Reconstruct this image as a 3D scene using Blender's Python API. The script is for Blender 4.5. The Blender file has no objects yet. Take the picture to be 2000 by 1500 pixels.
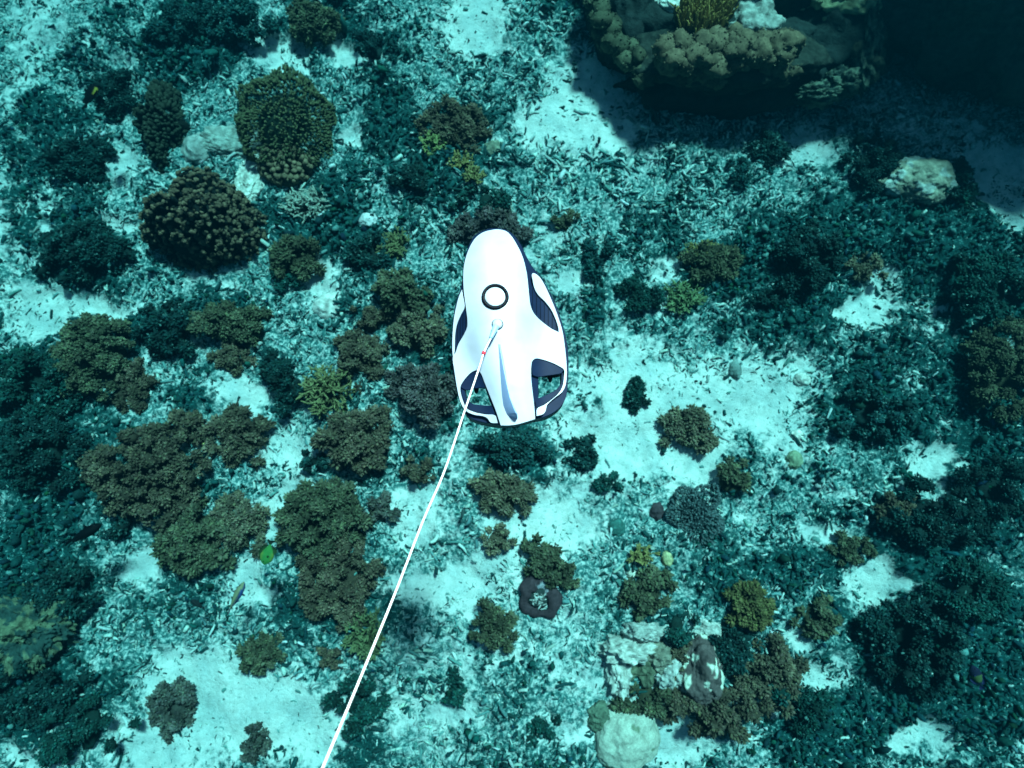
import bpy, bmesh, math, random
import numpy as np
from mathutils import Vector, Matrix
from mathutils.geometry import delaunay_2d_cdt

# ------------------------------------------------------------------ camera, sky, sun, exposure
scn = bpy.context.scene
CAM_Z, TILT, F = 4.0, math.radians(12.0), 1192.0        # F: focal length in photo pixels (2000 wide)
cam_d = bpy.data.cameras.new("camera")
cam_d.sensor_width = 36.0
cam_d.lens = 36.0 * F / 2000.0
cam_d.clip_start = 0.02
cam_d.clip_end = 300.0
cam_d.dof.use_dof = True
cam_d.dof.focus_distance = 1.75
cam_d.dof.aperture_fstop = 3.2
cam = bpy.data.objects.new("camera", cam_d)
cam.location = (0, 0, CAM_Z)
cam.rotation_euler = (TILT, 0, 0)
scn.collection.objects.link(cam)
scn.camera = cam

SUN_EL, SUN_AZ = math.radians(63.0), math.radians(30.0)   # azimuth measured from +Y towards +X
world = bpy.data.worlds.new("World")
scn.world = world
world.use_nodes = True
wn = world.node_tree
sky = wn.nodes.new("ShaderNodeTexSky")
sky.sky_type = 'NISHITA'
sky.sun_disc = False
sky.sun_elevation = SUN_EL
sky.sun_rotation = SUN_AZ
wn.links.new(sky.outputs[0], wn.nodes["Background"].inputs[0])
wn.nodes["Background"].inputs[1].default_value = 0.05
sun_d = bpy.data.lights.new("sun", 'SUN')
sun_d.energy = 5.0
sun_d.angle = math.radians(7.0)
sun_d.color = (1.0, 0.97, 0.92)
sun = bpy.data.objects.new("sun", sun_d)
sdir = Vector((math.sin(SUN_AZ) * math.cos(SUN_EL), math.cos(SUN_AZ) * math.cos(SUN_EL), math.sin(SUN_EL)))
sun.rotation_euler = sdir.to_track_quat('Z', 'Y').to_euler()
sun.location = sdir * 20
scn.collection.objects.link(sun)

scn.view_settings.view_transform = 'Standard'
scn.view_settings.look = 'None'
scn.view_settings.exposure = 2.1
scn.view_settings.gamma = 1.0
scn.cycles.max_bounces = 5
scn.cycles.diffuse_bounces = 2
scn.cycles.glossy_bounces = 2
scn.cycles.volume_bounces = 0
scn.cycles.use_adaptive_sampling = True
scn.cycles.adaptive_threshold = 0.01
scn.cycles.use_denoising = True

C = scn.collection
rng = np.random.default_rng(7)

# ------------------------------------------------------------------ pixel <-> world
ct, st = math.cos(TILT), math.sin(TILT)
UP = np.array([0, ct, st]); FW = np.array([0, st, -ct]); RT = np.array([1.0, 0, 0])


def at(px, py, z=0.0):
    """world point at height z on the ray through photo pixel (px, py)"""
    d = RT * (px - 1000) / F - UP * (py - 750) / F + FW
    s = (z - CAM_Z) / d[2]
    return np.array([0, 0, CAM_Z]) + d * s


def to_px(X, Y, Z=0.0):
    vz = Y * st - (Z - CAM_Z) * ct
    vu = Y * ct + (Z - CAM_Z) * st
    vz = np.maximum(vz, 0.3)
    return 1000 + F * X / vz, 750 - F * vu / vz


def scale_at(px, py, z=0.0):
    return float(np.linalg.norm(at(px, py, z) - np.array([0, 0, CAM_Z])) / F * 1.0)


# ------------------------------------------------------------------ noise
def _hash(ix, iy, iz, seed):
    h = (ix.astype(np.int64) * 374761393 + iy.astype(np.int64) * 668265263 + iz.astype(np.int64) * 2147483647 + seed * 1274126177) & 0xFFFFFFFF
    h = ((h ^ (h >> 13)) * 1274126177) & 0xFFFFFFFF
    h = ((h ^ (h >> 16)) * 2246822519) & 0xFFFFFFFF
    return ((h ^ (h >> 15)) & 0xFFFFFF) / float(0xFFFFFF)


def vnoise(P, seed=0):
    P = np.asarray(P, float)
    if P.shape[1] == 2:
        P = np.column_stack([P, np.zeros(len(P))])
    I = np.floor(P); f = P - I; I = I.astype(np.int64)
    u = f * f * (3 - 2 * f)
    out = np.zeros(len(P))
    for dx in (0, 1):
        wx = u[:, 0] if dx else 1 - u[:, 0]
        for dy in (0, 1):
            wy = u[:, 1] if dy else 1 - u[:, 1]
            for dz in (0, 1):
                wz = u[:, 2] if dz else 1 - u[:, 2]
                out += wx * wy * wz * _hash(I[:, 0] + dx, I[:, 1] + dy, I[:, 2] + dz, seed)
    return out * 2 - 1


def fbm(P, octv=4, seed=0, gain=0.5):
    P = np.asarray(P, float)
    a, s, out = 1.0, 1.0, 0.0
    for k in range(octv):
        out = out + a * vnoise(P * s + 13.7 * k, seed + k)
        a *= gain; s *= 2.03
    return out


# ------------------------------------------------------------------ object helpers
def tag(o, label=None, cat=None, group=None, kind=None):
    if label: o["label"] = label
    if cat: o["category"] = cat
    if group: o["group"] = group
    if kind: o["kind"] = kind
    return o


def empty(name, loc, rz=0.0):
    o = bpy.data.objects.new(name, None)
    o.empty_display_size = 0.05
    o.location = loc
    o.rotation_euler = (0, 0, rz)
    C.objects.link(o)
    return o


def mesh_np(name, V, faces, mat, parent=None, col=None, smooth=True, loc=None, attr=None):
    """faces: list of (n,k) int arrays"""
    me = bpy.data.meshes.new(name)
    V = np.asarray(V, np.float32)
    me.vertices.add(len(V))
    me.vertices.foreach_set("co", V.ravel())
    loops = np.concatenate([f.ravel() for f in faces]).astype(np.int32)
    sizes = np.concatenate([np.full(len(f), f.shape[1]) for f in faces])
    starts = np.concatenate([[0], np.cumsum(sizes)[:-1]]).astype(np.int32)
    me.loops.add(len(loops))
    me.loops.foreach_set("vertex_index", loops)
    me.polygons.add(len(sizes))
    me.polygons.foreach_set("loop_start", starts)
    me.update(calc_edges=True)
    me.validate()
    if smooth:
        me.polygons.foreach_set("use_smooth", np.ones(len(me.polygons), bool))
    if col is not None:
        a = me.attributes.new("tint", 'FLOAT_COLOR', 'POINT')
        c4 = np.ones((len(V), 4), np.float32)
        c4[:, :3] = col
        a.data.foreach_set("color", c4.ravel())
    if attr:
        for k, v in attr.items():
            a = me.attributes.new(k, 'FLOAT', 'POINT')
            a.data.foreach_set("value", np.asarray(v, np.float32))
    me.materials.append(mat)
    o = bpy.data.objects.new(name, me)
    if loc is not None:
        o.location = loc
    C.objects.link(o)
    if parent is not None:
        o.parent = parent
    return o


_ico = {}


def ico(sub):
    if sub not in _ico:
        bm = bmesh.new()
        bmesh.ops.create_icosphere(bm, subdivisions=max(sub, 1), radius=1.0)
        V = np.array([v.co[:] for v in bm.verts]); Fc = np.array([[v.index for v in f.verts] for f in bm.faces])
        bm.free()
        _ico[sub] = (V, Fc)
    return _ico[sub]


def basis_from(N):
    N = N / np.maximum(np.linalg.norm(N, axis=1, keepdims=True), 1e-9)
    A = np.where(np.abs(N[:, 2:3]) < 0.9, np.array([[0, 0, 1.0]]), np.array([[1.0, 0, 0]]))
    T = np.cross(A, N); T /= np.linalg.norm(T, axis=1, keepdims=True)
    B = np.cross(N, T)
    return T, B, N


def blobs(Cn, R, N=None, sub=1, jit=0.12, g=rng):
    """merged ellipsoids: centres (n,3), radii (n,3) in the frame whose third axis is N"""
    V, Fc = ico(sub)
    n, m = len(Cn), len(V)
    R = np.asarray(R, float)
    if R.ndim == 1: R = np.repeat(R[:, None], 3, 1)
    if N is None:
        N = g.normal(size=(n, 3))
    T, B, Z = basis_from(np.asarray(N, float))
    L = V[None] * (1 + jit * g.normal(size=(n, m, 1)))
    L = L * R[:, None, :]
    W = L[:, :, 0:1] * T[:, None] + L[:, :, 1:2] * B[:, None] + L[:, :, 2:3] * Z[:, None] + np.asarray(Cn)[:, None]
    Fs = (Fc[None] + (np.arange(n) * m)[:, None, None]).reshape(-1, 3)
    return W.reshape(-1, 3), Fs, m


def tubes(P0, P1, r0, r1, bend=None, sides=6, g=rng, rough=0.1):
    """merged tapered bent tubes with pointed-round ends"""
    n = len(P0)
    r0 = np.broadcast_to(r0, (n,)); r1 = np.broadcast_to(r1, (n,))
    D = P1 - P0
    T, B, Z = basis_from(D)
    if bend is None: bend = np.zeros((n, 3))
    ts = np.array([0.0, 0.06, 0.5, 0.94, 1.0]); rs = np.array([0.35, 0.95, 1.0, 0.95, 0.4])
    ang = np.arange(sides) / sides * 2 * np.pi
    rings = []
    for t, k in zip(ts, rs):
        c = P0 + D * t + bend * (4 * t * (1 - t))
        r = (r0 * (1 - t) + r1 * t) * k
        rr = r[:, None] * (1 + rough * g.normal(size=(n, sides)))
        ring = c[:, None] + rr[:, :, None] * (np.cos(ang)[None, :, None] * T[:, None] + np.sin(ang)[None, :, None] * B[:, None])
        rings.append(ring)
    W = np.stack(rings, 1)                      # n, 5, sides, 3
    m = 5 * sides
    q = []
    for k in range(4):
        for s in range(sides):
            s2 = (s + 1) % sides
            q.append([k * sides + s, k * sides + s2, (k + 1) * sides + s2, (k + 1) * sides + s])
    q = np.array(q)
    Q = (q[None] + (np.arange(n) * m)[:, None, None]).reshape(-1, 4)
    caps = np.array([list(range(sides))[::-1], [4 * sides + s for s in range(sides)]])
    K = (caps[None] + (np.arange(n) * m)[:, None, None]).reshape(-1, sides)
    return W.reshape(-1, 3), [Q, K], m


# ------------------------------------------------------------------ materials
def new_mat(name):
    m = bpy.data.materials.new(name)
    m.use_nodes = True
    nt = m.node_tree
    b = nt.nodes["Principled BSDF"]
    b.inputs["Specular IOR Level"].default_value = 0.15
    return m, nt, b


def noise_node(nt, scale, detail=4, rough=0.6, coord="Object"):
    tc = nt.nodes.new("ShaderNodeTexCoord")
    n = nt.nodes.new("ShaderNodeTexNoise")
    n.inputs["Scale"].default_value = scale
    n.inputs["Detail"].default_value = detail
    n.inputs["Roughness"].default_value = rough
    nt.links.new(tc.outputs[coord], n.inputs["Vector"])
    return n


def mixrgb(nt, a, b, fac, mode='MIX'):
    m = nt.nodes.new("ShaderNodeMix")
    m.data_type = 'RGBA'; m.blend_type = mode
    for s, v in ((m.inputs[0], fac), (m.inputs[6], a), (m.inputs[7], b)):
        if hasattr(v, "is_linked") or isinstance(v, bpy.types.NodeSocket):
            nt.links.new(v, s)
        elif isinstance(v, (tuple, list)):
            s.default_value = (*v, 1.0)
        else:
            s.default_value = v
    return m.outputs[2]


def ramp(nt, fac, stops):
    r = nt.nodes.new("ShaderNodeValToRGB")
    nt.links.new(fac, r.inputs[0])
    el = r.color_ramp.elements
    while len(el) > 1: el.remove(el[0])
    el[0].position = stops[0][0]; el[0].color = (*stops[0][1], 1)
    for p, c in stops[1:]:
        e = el.new(p); e.color = (*c, 1)
    return r.outputs[0]


def bump(nt, b, height, strength=0.4, dist=0.01):
    bp = nt.nodes.new("ShaderNodeBump")
    bp.inputs["Strength"].default_value = strength
    bp.inputs["Distance"].default_value = dist
    nt.links.new(height, bp.inputs["Height"])
    nt.links.new(bp.outputs[0], b.inputs["Normal"])


def tint_mat(name, rough=0.85, nscale=60, namt=0.45, bmp=0.4, bdist=0.006):
    """colour from the mesh's tint attribute, broken up with noise"""
    m, nt, b = new_mat(name)
    a = nt.nodes.new("ShaderNodeAttribute"); a.attribute_name = "tint"
    n = noise_node(nt, nscale)
    lo = 1 - namt
    f = ramp(nt, n.outputs[0], [(0.3, (lo, lo, lo)), (0.7, (1 + namt * 0.6,) * 3)])
    nt.links.new(mixrgb(nt, a.outputs["Color"], f, 1.0, 'MULTIPLY'), b.inputs["Base Color"])
    b.inputs["Roughness"].default_value = rough
    bump(nt, b, n.outputs[0], bmp, bdist)
    return m


def plain_mat(name, col, rough=0.4, var=0.08, nscale=30, spec=0.4, bmp=0.0):
    m, nt, b = new_mat(name)
    n = noise_node(nt, nscale)
    c0 = tuple(max(0, c * (1 - var)) for c in col); c1 = tuple(min(1, c * (1 + var)) for c in col)
    nt.links.new(ramp(nt, n.outputs[0], [(0.3, c0), (0.7, c1)]), b.inputs["Base Color"])
    b.inputs["Roughness"].default_value = rough
    b.inputs["Specular IOR Level"].default_value = spec
    if bmp: bump(nt, b, n.outputs[0], bmp, 0.004)
    return m


M_TINT = tint_mat("coral_tissue")
M_ROCK = tint_mat("reef_rock", nscale=22, namt=0.6, bmp=0.9, bdist=0.02)
M_RUB = tint_mat("dead_coral", nscale=90, namt=0.3, bmp=0.3, bdist=0.003)
M_FISH = tint_mat("fish_skin", rough=0.7, nscale=40, namt=0.15, bmp=0.05)
M_FISH.node_tree.nodes['Principled BSDF'].inputs['Specular IOR Level'].default_value = 0.03

# ------------------------------------------------------------------ what covers the seabed, in photo pixels (px, py, rx, ry, weight)
SAND = [
    (1080, 1010, 95, 75, 1.2), (900, 1150, 90, 60, 1.1), (1000, 1290, 190, 60, .6), (420, 1390, 130, 100, 1.4), (330, 1310, 70, 50, .7),
    (540, 1400, 90, 60, 1.0), (620, 1450, 80, 50, 1.0), (290, 1460, 70, 50, .9), (840, 1390, 150, 50, .5), (1260, 1420, 75, 70, 1.2), (1330, 1460, 60, 50, 1.1), (1100, 1440, 90, 50, .5),
    (1230, 830, 120, 90, 1.1), (1170, 720, 80, 60, .9), (1340, 745, 100, 60, .5), (1520, 730, 80, 55, .6), (1290, 880, 60, 60, 1.0),
    (1470, 780, 90, 40, .7), (1680, 600, 55, 28, 1.3), (1720, 590, 40, 25, 1.1), (1845, 885, 60, 35, 1.3), (1790, 920, 50, 22, 1.0), (1790, 1460, 100, 45, 1.3),
    (1700, 1130, 45, 40, 1.1), (1900, 350, 90, 60, 1.3), (1950, 430, 60, 30, .9), (1580, 290, 50, 50, 1.2), (1060, 240, 80, 50, 1.1),
    (1130, 180, 90, 70, .7), (1180, 250, 90, 60, .7), (940, 75, 50, 40, 1.2), (960, 20, 60, 40, .8), (700, 100, 40, 30, 1.2), (575, 125, 60, 40, .9), (490, 110, 60, 40, .6),
    (70, 600, 70, 40, 1.1), (215, 605, 60, 32, 1.3), (90, 660, 60, 20, .7), (225, 455, 55, 25, 1.2), (60, 470, 70, 50, .9), (620, 545, 42, 30, 1.3), (645, 600, 40, 35, 1.0),
    (560, 880, 60, 45, .9), (480, 755, 50, 35, 1.0), (520, 1010, 40, 25, 1.2), (270, 1110, 40, 45, 1.0), (480, 1150, 42, 42, 1.2), (520, 1190, 40, 30, .6),
    (60, 1470, 90, 40, 1.1), (820, 1000, 50, 45, 1.0), (770, 1130, 60, 60, .8), (230, 330, 40, 50, .9), (495, 345, 28, 45, 1.2), (680, 280, 30, 25, 1.2),
    (1720, 520, 22, 30, 1.0), (1560, 840, 60, 50, .6), (1400, 870, 50, 60, .5), (370, 860, 50, 25, .9), (100, 60, 90, 60, .35), (30, 120, 60, 60, .35),
    (1620, 1040, 60, 40, .6), (1560, 1240, 45, 40, .6), (1500, 1340, 40, 30, .5), (1590, 1310, 60, 40, .7), (1130, 575, 25, 20, 1.0), (700, 1010, 40, 20, .4), (560, 960, 40, 30, .7),
    (1740, 1150, 30, 40, .8), (1900, 1210, 25, 20, .8), (1630, 950, 50, 20, .5), (1990, 1440, 40, 60, .6), (1330, 530, 25, 18, .9), (400, 560, 60, 25, .6), (190, 740, 40, 12, .7),
]
TURF = [
    (1300, 690, 45, 25, .5), (1430, 735, 45, 45, .5), (1545, 800, 45, 30, .4), (1285, 765, 28, 20, .4), (1390, 800, 40, 25, .4), (1150, 790, 30, 25, .4),
    (90, 400, 130, 130, .45), (290, 130, 220, 90, .35), (60, 180, 80, 80, .35), (1680, 1420, 300, 70, .3), (1750, 640, 160, 60, .3), (560, 420, 160, 60, .3),
    (90, 290, 130, 90, .6), (60, 800, 100, 160, 1.0), (80, 1360, 160, 90, 1.2), (60, 1120, 110, 110, 1.0), (200, 920, 120, 100, .6), (40, 390, 60, 60, .5),
    (1720, 430, 150, 60, .9), (1880, 560, 170, 110, 1.1), (1700, 790, 110, 70, 1.1), (1930, 790, 110, 150, 1.1), (1880, 1050, 140, 110, 1.1),
    (1800, 1250, 140, 100, 1.3), (1640, 1400, 140, 70, .9), (1950, 1330, 90, 130, 1.2), (1560, 480, 110, 70, .8), (1300, 550, 130, 60, .6),
    (1030, 880, 180, 60, 1.0), (850, 290, 90, 60, .7), (780, 230, 90, 60, .7), (1420, 510, 90, 50, .6), (1470, 920, 80, 50, .6),
    (1380, 990, 80, 70, .6), (1250, 1170, 90, 60, .5), (760, 1340, 100, 70, .4), (850, 1480, 200, 50, .5), (450, 90, 150, 70, .7), (330, 100, 110, 80, .7),
    (800, 60, 110, 60, .6), (500, 610, 120, 60, .7), (640, 480, 90, 80, .7), (740, 470, 80, 60, .6), (820, 380, 70, 60, .6), (300, 680, 160, 90, .8), (400, 780, 120, 60, .8),
    (430, 960, 120, 60, .6), (680, 900, 120, 110, .7), (880, 690, 60, 180, .6), (800, 700, 130, 120, .6), (1250, 420, 150, 60, .3), (1350, 640, 200, 40, .4), (1560, 640, 120, 60, .4),
    (320, 1150, 120, 80, .5), (620, 1180, 120, 60, .5), (560, 420, 80, 60, .6), (1450, 1330, 140, 90, .8), (1300, 1230, 130, 60, .5), (1150, 1180, 70, 50, .4), (1000, 1130, 60, 30, .2),
    (1500, 1090, 160, 60, .4), (1350, 1100, 100, 50, .4), (1560, 1480, 180, 40, .7), (950, 330, 70, 60, .5), (1140, 620, 60, 120, .4), (680, 320, 80, 80, .5), (620, 20, 120, 50, .6),
    (1880, 720, 230, 300, .38), (1840, 1180, 240, 260, .38), (100, 720, 200, 300, .28), (1560, 560, 150, 120, .25), (1500, 920, 160, 100, .2), (1420, 1120, 160, 80, .25), (860, 330, 140, 120, .25), (700, 1200, 130, 60, .3), (980, 1400, 260, 60, .3), (1080, 60, 80, 50, .4), (1780, 300, 140, 40, .6), (160, 530, 80, 40, .5), (560, 1060, 60, 60, .6), (340, 1380, 45, 40, .5), (500, 1450, 40, 30, .4), (700, 1400, 60, 90, .5),
]


def cover(X, Y):
    px, py = to_px(X, Y)
    P = np.column_stack([X, Y])
    wob = 26 * fbm(P * 3.2, 4, 51); wob2 = 26 * fbm(P * 3.2 + 40, 4, 52)
    px = px + wob; py = py + wob2
    s = np.zeros(len(X)); t = np.zeros(len(X))
    for a, b, rx, ry, w in SAND:
        s += .86 * w * np.exp(-(((px - a) / rx) ** 2 + ((py - b) / ry) ** 2))
    for a, b, rx, ry, w in TURF:
        t += w * np.exp(-(((px - a) / rx) ** 2 + ((py - b) / ry) ** 2))
    n = fbm(P * 2.1, 4, 61)
    out = (np.abs(px - 1000) > 1250) | (py < -300) | (py > 1800)
    t = np.where(out, 0.55 + 0.4 * n, t); s = np.where(out, 0.35 - 0.5 * n, s)
    n2_ = fbm(P * 7.0, 3, 63)
    s = np.clip(s + 0.10 + 0.24 * n + 0.16 * n2_, 0, 1.4); t = np.clip(.82 * t - 0.35 * n - .22 * n2_ - 0.6 * np.clip(s - .3, 0, 1), 0, 1.3)
    return s, t


def ground_z(X, Y, cov=None):
    P = np.column_stack([X, Y])
    s, t = cov if cov is not None else cover(X, Y)
    z = 0.10 * fbm(P * 0.55, 3, 5) + 0.035 * fbm(P * 2.6, 3, 9)
    rough = np.clip(1.1 - s, 0.06, 1.0)
    z += rough * (0.03 * np.abs(fbm(P * 9.0, 4, 17)) + 0.012 * fbm(P * 38.0, 2, 27))
    z += 0.05 * np.clip(t, 0, 1) - 0.02 * np.clip(s, 0, 1)
    return z


# ------------------------------------------------------------------ seabed
def axis(lo, hi, step, far):
    c = list(np.arange(lo, hi, step))
    a, d = c[0], step
    left = []
    while a > -far:
        d *= 1.35; a -= d; left.append(a)
    b, d = c[-1], step
    right = []
    while b < far:
        d *= 1.35; b += d; right.append(b)
    return np.array(left[::-1] + c + right)


gx = axis(-5.6, 5.6, 0.014, 20.0); gy = axis(-2.9, 5.6, 0.014, 20.0)
GX, GY = np.meshgrid(gx, gy)
gX, gY = GX.ravel(), GY.ravel()
gs, gt = cover(gX, gY)
gz = ground_z(gX, gY, (gs, gt))
nx, ny = len(gx), len(gy)
idx = np.arange(nx * ny).reshape(ny, nx)
Q = np.stack([idx[:-1, :-1], idx[:-1, 1:], idx[1:, 1:], idx[1:, :-1]], -1).reshape(-1, 4)

m, nt, b = new_mat("seabed")
a_s = nt.nodes.new("ShaderNodeAttribute"); a_s.attribute_name = "sand"
a_t = nt.nodes.new("ShaderNodeAttribute"); a_t.attribute_name = "turf"
n1 = noise_node(nt, 14, 8, 0.72); n2 = noise_node(nt, 45, 5, 0.7); n3 = noise_node(nt, 300, 3, 0.7); n4 = noise_node(nt, 5, 3, 0.5)


def math_node(op, a, b_=None):
    k = nt.nodes.new("ShaderNodeMath"); k.operation = op
    for i, v in enumerate((a, b_)):
        if v is None: continue
        if isinstance(v, (int, float)): k.inputs[i].default_value = v
        else: nt.links.new(v, k.inputs[i])
    return k.outputs[0]


sand_c = ramp(nt, n3.outputs[0], [(0.3, (0.44, 0.50, 0.48)), (0.5, (0.60, 0.65, 0.62)), (0.75, (0.74, 0.73, 0.68))])
sand_c = mixrgb(nt, sand_c, ramp(nt, n1.outputs[0], [(0.35, (0.72, 0.74, 0.73)), (0.6, (1.0, 1.0, 1.0))]), 1.0, 'MULTIPLY')
sand_c = mixrgb(nt, sand_c, ramp(nt, n2.outputs[0], [(0.30, (.28, .42, .42)), (0.42, (1.0, 1.0, 1.0))]), 1.0, 'MULTIPLY')
sand_c = mixrgb(nt, sand_c, ramp(nt, n4.outputs[0], [(0.38, (.74, .82, .84)), (0.6, (1.0, 1.0, 1.0))]), 1.0, 'MULTIPLY')
grit_c = ramp(nt, n2.outputs[0], [(0.38, (0.004, 0.048, 0.050)), (0.5, (0.05, 0.165, 0.162)), (0.61, (0.40, 0.50, 0.48))])
turf_c = ramp(nt, n2.outputs[0], [(0.35, (0.002, 0.020, 0.021)), (0.54, (0.004, 0.050, 0.050)), (0.60, (0.02, 0.12, 0.118)), (0.66, (0.24, 0.38, 0.37))])
sf = math_node('ADD', a_s.outputs["Fac"], math_node('MULTIPLY', math_node('SUBTRACT', n1.outputs[0], 0.5), 2.3))
sf = ramp(nt, sf, [(0.34, (0, 0, 0)), (0.62, (1, 1, 1))])
tf = math_node('ADD', a_t.outputs["Fac"], math_node('MULTIPLY', math_node('SUBTRACT', n1.outputs[0], 0.5), -1.5))
tf = ramp(nt, tf, [(0.38, (0, 0, 0)), (0.62, (1, 1, 1))])
colr = mixrgb(nt, mixrgb(nt, grit_c, sand_c, sf), turf_c, tf)
nt.links.new(colr, b.inputs["Base Color"])
b.inputs["Roughness"].default_value = 0.95
bump(nt, b, n2.outputs[0], 0.7, 0.02)
seabed = mesh_np("seabed", np.column_stack([gX, gY, gz]), [Q], m, attr={"sand": gs, "turf": gt})
tag(seabed, kind="structure")

# ------------------------------------------------------------------ loose rubble and algae: beyond counting
W_BARE = np.array([0.38, 0.49, 0.46]); W_GREY = np.array([0.10, 0.23, 0.22]); W_TURF = np.array([0.004, 0.046, 0.047])
NP_ = 190000
X = rng.uniform(-5.6, 5.6, NP_); Y = rng.uniform(-2.7, 5.4, NP_)
ppx, ppy = to_px(X, Y)
keep = (ppx > -150) & (ppx < 2150) & (ppy > -150) & (ppy < 1650)
X, Y, ppx, ppy = X[keep], Y[keep], ppx[keep], ppy[keep]
s, t = cover(X, Y)
clump = fbm(np.column_stack([X, Y]) * 8.5, 3, 77)
keep = rng.random(len(X)) < np.clip(0.90 - 1.05 * s + 0.95 * clump, 0.09, 1)
X, Y, s, t, ppx, ppy, clump = (k[keep] for k in (X, Y, s, t, ppx, ppy, clump))
n = len(X)
stick = np.exp(-(((ppx - 1180) / 260) ** 2 + ((ppy - 290) / 170) ** 2)) + 0.5 * np.exp(-(((ppx - 850) / 300) ** 2 + ((ppy - 430) / 150) ** 2)) + .35 * np.exp(-(((ppx - 850) / 300) ** 2 + ((ppy - 1380) / 100) ** 2))
ln = np.exp(rng.normal(math.log(0.025), 0.48, n)) * (1 + 0.95 * stick * (rng.random(n) < .7)) * np.where(s > .7, .75, 1)
rad = np.clip(ln * rng.uniform(0.09, 0.2, n), 0.003, 0.010)
chunk = rng.random(n) < 0.10
rad = np.where(chunk, np.minimum(ln, .05) * rng.uniform(0.2, 0.36, n), rad)
z = ground_z(X, Y, (s, t))
th = rng.uniform(0, 2 * np.pi, n); ti = rng.normal(0, 0.28, n) * (1 + .6 * t)
D = np.column_stack([np.cos(th) * np.cos(ti), np.sin(th) * np.cos(ti), np.sin(ti)])
Cn = np.column_stack([X, Y, z + rad * 0.35 + 0.012 * rng.random(n) * np.clip(1.2 - s, 0, 1)])
P0 = Cn - D * ln[:, None] / 2; P1 = Cn + D * ln[:, None] / 2
bend = rng.normal(size=(n, 3)) * (ln * 0.09)[:, None]
V, Fs, mm = tubes(P0, P1, rad, rad * rng.uniform(0.55, 1.0, n), bend, 6)
pt = np.clip(0.30 + 0.85 * t - 0.15 * s + 0.15 * clump, 0.04, 0.93)
u = rng.random(n)
base = np.where((u < pt)[:, None], W_TURF, np.where((u < pt + (1 - pt) * 0.45)[:, None], W_GREY, W_BARE))
base = base * rng.uniform(0.65, 1.2, (n, 1)) * (1 + 0.03 * rng.normal(size=(n, 3)))
base = np.clip(base, 0.005, 0.75)
rub = mesh_np("coral_rubble", V, Fs, M_RUB, col=np.repeat(base, mm, 0))
tag(rub, "broken pale and algae covered coral rubble strewn over the seabed", "coral rubble", kind="stuff")

NP_ = 90000
X = rng.uniform(-5.6, 5.6, NP_); Y = rng.uniform(-2.7, 5.4, NP_)
ppx, ppy = to_px(X, Y)
keep = (ppx > -150) & (ppx < 2150) & (ppy > -150) & (ppy < 1650)
X, Y = X[keep], Y[keep]
s, t = cover(X, Y)
cl2 = fbm(np.column_stack([X, Y]) * 5.0, 3, 99)
keep = rng.random(len(X)) < np.clip(.9 * t - 0.16 + 0.8 * cl2 - .5 * np.clip(s, 0, 1), 0.0, 1)
X, Y, s, t, cl2 = X[keep], Y[keep], s[keep], t[keep], cl2[keep]
n = len(X)
z = ground_z(X, Y, (s, t))
r = rng.uniform(0.008, 0.022, n) * np.where(rng.random(n) < .1, 1.7, 1) * (0.8 + 0.4 * np.clip(t, 0, 1))
Nn = np.column_stack([rng.normal(0, .6, n), rng.normal(0, .6, n), np.ones(n)])
V, Fs, mm = blobs(np.column_stack([X, Y, z + r * rng.uniform(0.2, 1.6, n)]), np.column_stack([r * rng.uniform(.35, .8, n), r * rng.uniform(.35, .8, n), r * rng.uniform(.8, 1.5, n)]), Nn, 1, 0.28)
ac = np.array([0.004, 0.042, 0.041]) * rng.uniform(0.5, 1.6, (n, 1)) * (1 + 0.15 * rng.normal(size=(n, 3)))
hi = rng.random(n) < 0.10
ac[hi] = np.array([0.08, 0.20, 0.19]) * rng.uniform(0.7, 1.2, (hi.sum(), 1))
alg = mesh_np("algae_turf", V, [Fs], M_TINT, col=np.clip(np.repeat(ac, mm, 0), 0.003, 1))
tag(alg, "dark green algae tufts grown over the rubble between the corals", "algae", kind="stuff")


# ------------------------------------------------------------------ corals
def gz1(x, y):
    return float(ground_z(np.array([x]), np.array([y]))[0])


def base_at(px, py, up=0.0):
    p = at(px, py, up)
    z0 = gz1(p[0], p[1])
    p = at(px, py, z0 + up)
    return np.array([p[0], p[1], z0])


TONES = {  # real colours of the tissue
    "brown": (0.080, 0.066, 0.043), "olive": (0.066, 0.072, 0.042), "dark": (0.004, 0.026, 0.025), "green": (0.005, 0.038, 0.033),
    "grey": (0.080, 0.080, 0.068), "tan": (0.118, 0.104, 0.068), "gold": (0.080, 0.074, 0.028), "teal": (0.007, 0.042, 0.042), "mauve": (0.072, 0.064, 0.060),
}


def outline(n, g):
    """irregular radius as a function of angle"""
    k = np.arange(2, 7)
    am = g.normal(0, 0.13, len(k)) / np.sqrt(k - 1); ph = g.uniform(0, 2 * np.pi, len(k))
    return lambda a: 1 + (am[:, None] * np.cos(k[:, None] * a[None] + ph[:, None])).sum(0)


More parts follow.
